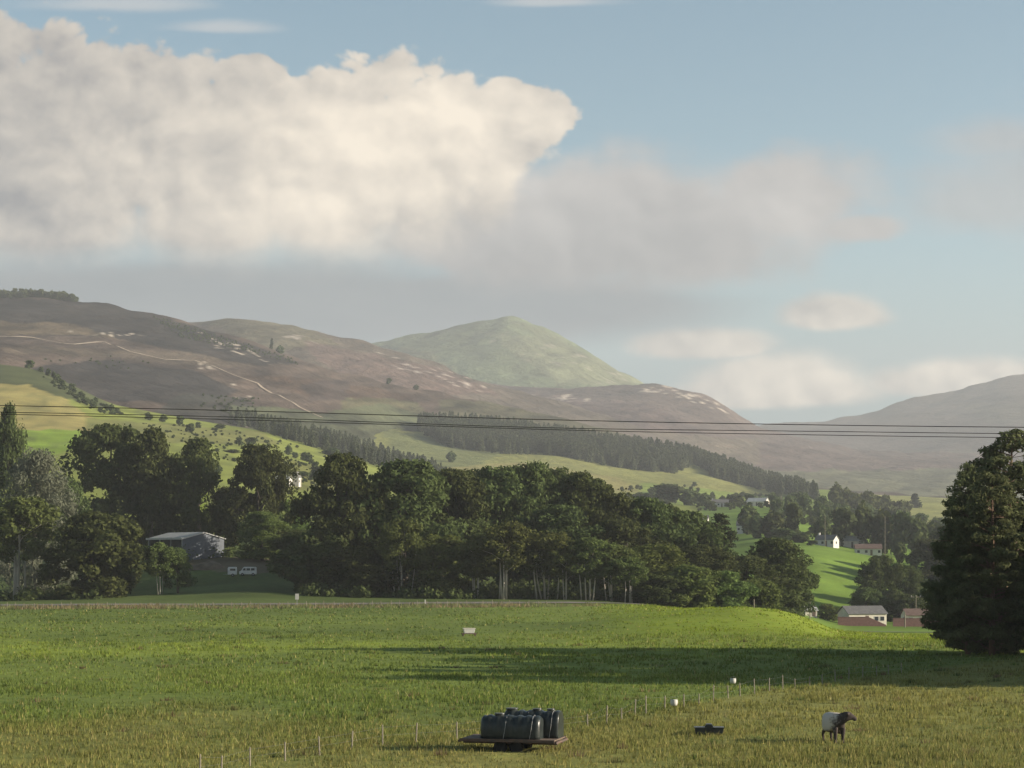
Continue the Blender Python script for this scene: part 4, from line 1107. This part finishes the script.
# ------------------------------------------------------------------ things in the meadow
def feed_box():
    Y = 205; x = (469 - 512) / F * Y; z = gz(x, Y); t = empty('feed_box', (x, Y, z), .15); tag(t, 'cream feed box on a low rusty frame far out in the meadow', 'feed box')
    MB().prism([(-.52, .32), (.52, .32), (.62, .80), (-.62, .80)], -.4, .4).build('box', M_white, t, bevel=.02)
    MB().box((0, 0, .83), (1.34, .9, .05)).build('lid', M_render, t)
    m = MB()
    for a in (-.7, .7):
        for b in (-.35, .35): m.tube([(a, b, -.1), (a * .8, b, .34)], .05, 6)
    m.box((0, -.36, .28), (1.6, .07, .09)); m.box((0, .36, .28), (1.6, .07, .09)); m.build('frame', M_rust, t)
feed_box()
def tub(px, py, Y, label, z0=0.0):
    x = (px - 512) / F * Y; z = gz(x, Y) + z0; t = empty('tub', (x, Y, z)); tag(t, label, 'tub', 'round white tubs near the wire fence')
    P = []; R_ = []
    for zz, rr in ((0, .12), (.01, .15), (.10, .19), (.22, .20), (.30, .185), (.32, .19)): P.append((0, 0, zz)); R_.append(rr)
    MB().tube(P, R_, 18).build('drum', M_white, t, True)
    MB().tube([(.2 * math.cos(a), .02, .30 + .14 * math.sin(a)) for a in np.linspace(0, math.pi, 9)], .008, 5).build('handle', M_steel, t)
tub(674, 704, 103, 'small round white tub at the wire fence, above the dark trough', .28)
tub(733, 681, 124, 'small round white tub in the grass beyond the wire fence', .15)
def trough():
    Y = 88; x = (709 - 512) / F * Y; z = gz(x, Y); t = empty('feed_trough', (x, Y, z), -.06); tag(t, 'low black feed trough with raised middle lying in the pasture', 'trough')
    for s in (-1, 1):
        m = MB(); m.prism([(s * .16, .05), (s * .62, .05), (s * .66, .34), (s * .14, .34)] if s > 0 else [(-.62, .05), (-.16, .05), (-.14, .34), (-.66, .34)], -.3, .3)
        o = m.build('bin', M_black, t, bevel=.02)
        MB().box((s * .4, 0, .355), (.56, .66, .05)).build('rim', M_black, o)
    MB().prism([(-.17, .02), (.17, .02), (.20, .40), (.13, .52), (-.13, .52), (-.20, .40)], -.26, .26).build('hopper', M_black, t, bevel=.03)
trough()

def loaf(mb, x0, x1, w, h, nr=26, ribs=6, endk=.80):
    """ribbed plastic tank lying along x: flat foot, vertical sides, arched top"""
    sec = [(-.5, 0), (.5, 0), (.5, .12), (.5, .34), (.485, .56), (.44, .74), (.36, .88), (.24, .965), (.1, 1.0), (-.1, 1.0), (-.24, .965), (-.36, .88), (-.44, .74), (-.485, .56), (-.5, .34), (-.5, .12)]
    n = len(sec); vs = []; L = x1 - x0
    for i in range(nr + 1):
        t = i / nr; e = min(t, 1 - t)
        k = endk + (1 - endk) * min(1, (e / .07)) ** .5
        g = 1 - .045 * (1 if (math.sin(t * math.pi * 2 * ribs) > .15 and .06 < t < .94) else 0)
        for y, z in sec: vs.append((x0 + L * t, y * w * k * g, z * h * (k * .35 + .65) * (g if z > .1 else 1)))
    fs = [(i * n + j, i * n + (j + 1) % n, (i + 1) * n + (j + 1) % n, (i + 1) * n + j) for i in range(nr) for j in range(n)]
    fs += [tuple(range(n - 1, -1, -1)), tuple(nr * n + j for j in range(n))]
    mb.add(vs, fs)
def trailer():
    Y = 81.0; x = (512 - 512) / F * Y + .05; z = gz(x, Y) - .10; rz = -.26
    t = empty('flatbed_trailer', (x, Y, z), rz); tag(t, 'low flatbed trailer with a worn timber deck carrying the black tanks', 'trailer')
    m = MB()
    for k in range(9): m.box((0, -.98 + k * .245, .60), (4.05, .225, .055))
    m.build('deck', M_wood_dark, t)
    m = MB()
    for y in (-1.06, 1.06): m.box((0, y, .575), (4.1, .07, .12))
    for k in (-2.1, -1, 0, 1, 2.1): m.box((k, 0, .52), (.08, 2.05, .09))
    for y in (-.45, .45): m.box((0, y, .45), (4.1, .09, .12))
    m.build('frame', M_rust, t)
    for wx in (-.35, .35):
        for wy in (-.8, .8):
            o = MB().tube([(wx, wy - .11, .27), (wx, wy - .08, .27), (wx, wy + .08, .27), (wx, wy + .11, .27)], [.24, .28, .28, .24], 20).build('wheel', M_rubber, t)
            MB().tube([(wx, wy - .12, .27), (wx, wy + .12, .27)], .11, 14).build('rim', M_rubber, o)
    M = Matrix.Translation(t.location) @ Matrix.Rotation(rz, 4, 'Z')
    def tank(label, x0, x1, y, w, h, lids, ends=.8):
        o = empty('water_tank', M @ Vector(((x0 + x1) / 2, y, .63)), rz); tag(o, label, 'water tank', 'black water tanks on the flatbed')
        m = MB(); L = x1 - x0; loaf(m, -L / 2, L / 2, w, h, endk=ends); b = m.build('shell', M_black, o)
        for p in b.data.polygons: p.use_smooth = len(p.vertices) == 4
        for lx, r in lids:
            l = MB().tube([(lx, 0, h - .04), (lx, 0, h + .035), (lx, 0, h + .04), (lx, 0, h + .07)], [r, r, r * 1.15, r * 1.1], 18).build('lid', M_black, o)
        for sx in ([L * .30] if w < 1 else [-L * .1, L * .34]):
            pts = [(sx + .02 * k, -w * .5 - .012, .02 + h * .11 * k) for k in range(5)] + [(sx + .1, -w * .45, h * .72), (sx + .1, -w * .30, h * .93), (sx + .1, 0, h + .012), (sx + .1, w * .30, h * .93), (sx + .1, w * .5, h * .5), (sx + .1, w * .51, .02)]
            MB().tube(pts, .009, 5).build('strap', M_strap, o)
        return o
    tank('front dark ribbed water tank with a sloping left end on the flatbed', -1.22, 1.36, -.42, 1.0, .98, [(-.55, .2)], .70)
    tank('rear taller black water tank with an upright right end on the flatbed', -.40, 1.98, .42, 1.1, 1.14, [(-.95, .24), (.15, .18), (.75, .15)], .93)
trailer()

# ------------------------------------------------------------------ the cow
def cow():
    Y = 84.2; px = 834.5; x = (px - 512) / F * Y; z = gz(x, Y)
    P = {}; V = []; E = []; Rd = []
    def n(key, co, r, to=None):
        P[key] = len(V); V.append(co); Rd.append(r if isinstance(r, tuple) else (r, r))
        if to is not None: E.append((P[to], P[key]))
    n('hip', (-.55, 0, 1.06), (.34, .36)); n('rump', (-.84, 0, 1.10), (.28, .30), 'hip')
    n('barrel', (-.12, 0, .88), (.44, .54), 'hip'); n('chest', (.28, 0, .88), (.40, .52), 'barrel'); n('wither', (.52, .02, 1.08), (.27, .36), 'chest')
    n('neck', (.70, .12, 1.19), (.18, .26), 'wither'); n('poll', (.82, .30, 1.34), (.145, .15), 'neck'); n('face', (.90, .50, 1.22), (.115, .125), 'poll'); n('muzzle', (.96, .66, 1.08), (.10, .095), 'face')
    for s in (-1, 1):
        n('ear%d' % s, (.80 + .20 * s, .27 - .08 * s, 1.40), .06, 'poll'); n('eart%d' % s, (.79 + .34 * s, .25 - .13 * s, 1.37), .035, 'ear%d' % s)
        n('sh%d' % s, (.46, .19 * s, .74), (.16, .19), 'chest'); n('kn%d' % s, (.50, .19 * s, .42), .092, 'sh%d' % s); n('ft%d' % s, (.48, .19 * s, .13), .07, 'kn%d' % s); n('hf%d' % s, (.52, .19 * s, .01), .085, 'ft%d' % s)
        n('th%d' % s, (-.62, .20 * s, .80), (.17, .20), 'hip'); n('st%d' % s, (-.52, .22 * s, .60), .12, 'th%d' % s); n('hk%d' % s, (-.80, .21 * s, .42), .075, 'st%d' % s); n('hft%d' % s, (-.77, .21 * s, .13), .056, 'hk%d' % s); n('hhf%d' % s, (-.72, .21 * s, .01), .07, 'hft%d' % s)
    n('t1', (-1.08, 0, 1.14), .045, 'rump'); n('t2', (-1.15, 0, .80), .03, 't1'); n('t3', (-1.14, .02, .48), .045, 't2')
    me = bpy.data.meshes.new('cow'); me.from_pydata(V, E, []); me.update()
    o = obj('cow', me); md = o.modifiers.new('skin', 'SKIN'); md.use_smooth_shade = True
    for i, r in enumerate(Rd): me.skin_vertices[0].data[i].radius = r; me.skin_vertices[0].data[i].use_root = (i == 0)
    sb = o.modifiers.new('sub', 'SUBSURF'); sb.levels = 2; sb.render_levels = 2
    dg = bpy.context.evaluated_depsgraph_get(); m2 = bpy.data.meshes.new_from_object(o.evaluated_get(dg)); o.modifiers.clear(); o.data = m2
    for p in m2.polygons: p.use_smooth = True
    m, nt, out = new_mat('cow_coat'); b = nt.nodes.new('ShaderNodeBsdfPrincipled'); nt.links.new(b.outputs[0], out.inputs[0]); b.inputs['Roughness'].default_value = .8; b.inputs['Specular IOR Level'].default_value = .1
    tc_ = nt.nodes.new('ShaderNodeTexCoord'); sp = nt.nodes.new('ShaderNodeSeparateXYZ'); nt.links.new(tc_.outputs['Object'], sp.inputs[0])
    X, Yy, Z = [S(nt, sp.outputs[i]) for i in range(3)]; nz = S(nt, noise(nt, tc_.outputs['Object'], 4.5, 7, .65).outputs['Fac']) - .5
    body = (X + Yy * .3 - (Z - 1.0) * .25 + nz * 1.5).ss(.62, .10); up = (Z + nz * .25).ss(.48, .66)
    belly = (Z + nz * .3).ss(.98, .86) * (Z + nz * .2).ss(.60, .68)
    w_ = (body * up).max((nz * 1.0).ss(.10, .22) * .35)
    nt.links.new(mixc(nt, w_, (.050, .040, .036), (.46, .41, .35)), b.inputs['Base Color'])
    m2.materials.clear(); m2.materials.append(m)
    o.location = (x, Y, z - .02); o.rotation_euler = (0, 0, -1.28); o.scale = (.93, .93, .97)
    tag(o, 'pale bodied cow with dark head and legs standing in the pasture', 'cow')
cow()
# ------------------------------------------------------------------ sky, sun, haze, camera
w = bpy.data.worlds.new('World'); scene.world = w; w.use_nodes = True
nt = w.node_tree; nt.nodes.clear()
wo = nt.nodes.new('ShaderNodeOutputWorld'); bg = nt.nodes.new('ShaderNodeBackground'); nt.links.new(bg.outputs[0], wo.inputs[0])
SKY = .055; bg.inputs['Strength'].default_value = SKY
sky = nt.nodes.new('ShaderNodeTexSky'); sky.sky_type = 'NISHITA'; sky.sun_disc = False
sky.sun_elevation = SUN_EL; sky.sun_rotation = SUN_AZ; sky.air_density = 1.0; sky.dust_density = .8; sky.ozone_density = 1.0
tc = nt.nodes.new('ShaderNodeTexCoord'); sx = nt.nodes.new('ShaderNodeSeparateXYZ'); nt.links.new(tc.outputs['Generated'], sx.inputs[0])
dx, dy, dz = [S(nt, sx.outputs[i]) for i in range(3)]
ay = dy.abs().max(.12)
u = dx / ay * 19.11 + 5.12          # bearing and height of the direction, in units of 100 picture pixels from the north
v = 5.62 - dz / ay * 19.11
def comb(a, b, c=0.0):
    n = nt.nodes.new('ShaderNodeCombineXYZ')
    for i, q in enumerate((a, b, c)):
        if isinstance(q, S): nt.links.new(q.k, n.inputs[i])
        else: n.inputs[i].default_value = q
    return n.outputs[0]
def n2d(vec, scale, detail=0.0, rough=.5):
    n = noise(nt, vec, scale, detail, rough); n.noise_dimensions = '2D'; return S(nt, n.outputs['Fac'])
def vec_add(vec, off):
    n = nt.nodes.new('ShaderNodeVectorMath'); n.operation = 'ADD'; nt.links.new(vec, n.inputs[0]); n.inputs[1].default_value = (*off, 0); return n.outputs[0]
wq = noise(nt, comb(u + 9, v + 3), .9, 3, .5); wq.noise_dimensions = '2D'
sw = nt.nodes.new('ShaderNodeVectorMath'); sw.operation = 'MULTIPLY_ADD'; nt.links.new(wq.outputs['Color'], sw.inputs[0]); sw.inputs[1].default_value = (.3, .3, 0)
nt.links.new(comb(u, v * 1.15), sw.inputs[2])
def billow(vec):
    r = None; amp = 1.0
    for i, sc in enumerate((.9, 2.0, 4.3, 9.0)):
        q = ((n2d(vec_add(vec, (3.1 * i, 7.7 * i)), sc) - .5) * 2).abs() * amp
        r = q if r is None else r + q
        amp *= .45
    return r
vp = billow(sw.outputs[0]); vq = billow(vec_add(sw.outputs[0], (.10, -.12)))
n1 = n2d(comb(u, v * 1.25), .95, 9, .60) - .5
n2 = n2d(comb(u * .6 + 20, v * 2.2), .8, 7, .6) - .5
def blob(u0, v0, ru, rt, rb):
    a = (u - u0 / 100) / (ru / 100); dv = v - v0 / 100
    b = (dv / (rb / 100)).max(dv * (-100.0 / rt))
    return 1 - (a * a + b * b).sqrt()
def union(lst):
    r = None
    for q in lst: r = blob(*q) if r is None else r.max(blob(*q))
    return r
# billowing main cumulus with a flat base
cu = union([(40, 170, 230, 165, 125), (215, 175, 150, 130, 118), (330, 155, 160, 98, 140), (425, 150, 105, 92, 130), (500, 135, 66, 62, 52), (528, 112, 56, 32, 26), (250, 80, 50, 34, 60), (-120, 160, 200, 180, 130)])
# softer grey bank to its right
gr = union([(640, 225, 230, 92, 80), (780, 200, 120, 62, 60), (540, 230, 200, 60, 80), (860, 228, 60, 22, 18)])
# low, far clouds over the right-hand hills
lo = union([(790, 392, 130, 48, 20), (740, 398, 90, 30, 14), (960, 384, 150, 32, 18), (840, 318, 70, 30, 16), (700, 345, 90, 26, 18), (735, 348, 40, 14, 12)])
rt = union([(985, 205, 130, 52, 46), (1060, 190, 120, 90, 80), (1010, 140, 90, 30, 24)])
hi = union([(110, 5, 150, 16, 10), (560, 2, 90, 9, 7), (220, 28, 80, 12, 8)])
# the grey sheet under the base
st = union([(160, 312, 560, 62, 60), (480, 305, 300, 40, 50)])
a_cu = ((cu + (n1 * .62 + (vp - .42) * .55) * (1 - v.ss(1.8, 2.6) * .93)) / (v.ss(1.2, 2.1) * 2.2 + 1)).ss(.01, .14)
a_gr = (gr + n1 * .75 + n2 * .5).ss(-.02, .48) * .94
a_lo = (lo + n1 * .7).ss(.02, .50) * .92
a_rt = (rt + n2 * 1.1).ss(-.1, .80) * .62
a_hi = (hi + n2 * 1.2).ss(.05, .9) * .6
a_st = (st + n2 * .35).ss(-.05, .45) * .96
# light on the billows: slope of the noise towards the sun
m1 = n2d(comb(u + 4, v * 1.2), 1.5, 5, .52)
m2 = n2d(comb(u + 4.17, v * 1.2 - .19), 1.5, 5, .52)
rel = (m1 - m2) * .55 + (vp - vq) * .42
def gauss(u0, v0, ru, rv, k):
    a = (u - u0 / 100) / (ru / 100); b = (v - v0 / 100) / (rv / 100)
    return ((a * a + b * b) * -1.0).exp() * k
br = rel + .43
for q in [(440, 140, 150, 75, .30), (310, 205, 130, 80, .30), (330, 120, 120, 60, .12), (110, 150, 60, 90, .10), (20, 130, 120, 120, -.20), (150, 70, 120, 40, -.08), (60, 230, 100, 50, -.12), (490, 215, 60, 40, -.12), (215, 120, 60, 60, -.04), (520, 185, 60, 14, .22), (460, 100, 70, 40, .14), (235, 190, 45, 70, -.09), (390, 210, 45, 50, -.08), (290, 110, 60, 30, -.08),
          (300, 278, 420, 30, -.34), (640, 255, 180, 50, -.22), (620, 180, 120, 40, -.05), (790, 210, 45, 30, .20), (560, 225, 60, 30, .06),
          (800, 375, 70, 25, .26), (960, 370, 90, 20, .12), (720, 345, 60, 20, -.06), (1000, 200, 120, 50, -.08)]:
    br = br + gauss(*q)
br = br.max(0.0).min(1.15)
K = 1.0 / SKY
def kc(c): return tuple(x * K for x in c)
DARK = (.122, .122, .128); BRI = (.450, .398, .328)
ccol = mixc(nt, br, kc(DARK), kc(BRI))
base = sky.outputs[0]
hs = nt.nodes.new('ShaderNodeHueSaturation'); nt.links.new(base, hs.inputs['Color']); SKYH = hs
hs.inputs['Saturation'].default_value = 1.06; hs.inputs['Value'].default_value = 1.12; hs.inputs['Hue'].default_value = .485
c = mixc(nt, a_hi, hs.outputs[0], kc((.27, .27, .27)))
veil = v.ss(2.2, 4.2) * .75
c = mixc(nt, veil, c, kc((.098, .132, .152)))
bg_ = (br * .55 - rel * .25 + .06).max(0.0).min(1.0)
gcol = mixc(nt, bg_, kc(DARK), kc((.43, .40, .37)))
c = mixc(nt, a_rt, c, gcol)
c = mixc(nt, a_lo, c, ccol)
sheet = mixc(nt, (n2 * 1.1 + .5).max(0.0).min(1.0), kc((.082, .098, .114)), kc((.125, .138, .148)))
c = mixc(nt, a_st, c, sheet)
c = mixc(nt, a_gr, c, gcol)
c = mixc(nt, a_cu, c, ccol)
nt.links.new(c, bg.inputs['Color'])

sl = bpy.data.lights.new('sun', 'SUN'); sl.energy = 5.0; sl.angle = math.radians(.53); sl.color = (1.0, .89, .73)
so = link(bpy.data.objects.new('sun', sl))
sd = Vector((math.sin(SUN_AZ) * math.cos(SUN_EL), math.cos(SUN_AZ) * math.cos(SUN_EL), math.sin(SUN_EL)))
so.rotation_euler = (-sd).to_track_quat('-Z', 'Y').to_euler(); so.location = (300, -100, 200)

# the air
hm, hnt, hout = new_mat('haze_air')
pv = hnt.nodes.new('ShaderNodeVolumePrincipled'); hnt.links.new(pv.outputs[0], hout.inputs['Volume'])
for nm in ('Density Attribute', 'Color Attribute', 'Temperature Attribute'):
    if nm in pv.inputs: pv.inputs[nm].default_value = ''
pv.inputs['Color'].default_value = (.86, .90, .94, 1); pv.inputs['Density'].default_value = 9.0e-5; pv.inputs['Anisotropy'].default_value = .1
try: hm.cycles.homogeneous_volume = True
except Exception: pass
hz = MB().box((0, 0, (800 - 290) / 2), (14800, 14800, 1090)).build('haze', hm)
tag(hz, kind='stuff', label='pale haze filling the whole valley', cat='haze')

cam = bpy.data.cameras.new('camera'); co = link(bpy.data.objects.new('camera', cam))
cam.sensor_width = 36; cam.lens = 36 * F / 1024; cam.shift_y = (HOR - 384) / 1024
cam.clip_start = .1; cam.clip_end = 60000
co.location = (0, 0, H); co.rotation_euler = (math.pi / 2, 0, 0); scene.camera = co
vs_ = scene.view_settings; vs_.view_transform = 'Standard'; vs_.look = 'None'; vs_.gamma = 1; vs_.exposure = 1.15
try: vs_.use_curve_mapping = False
except Exception: pass
scene.cycles.use_denoising = True
scene.cycles.max_bounces = 5; scene.cycles.diffuse_bounces = 2; scene.cycles.transmission_bounces = 3; scene.cycles.volume_bounces = 0
scene.cycles.transparent_max_bounces = 12
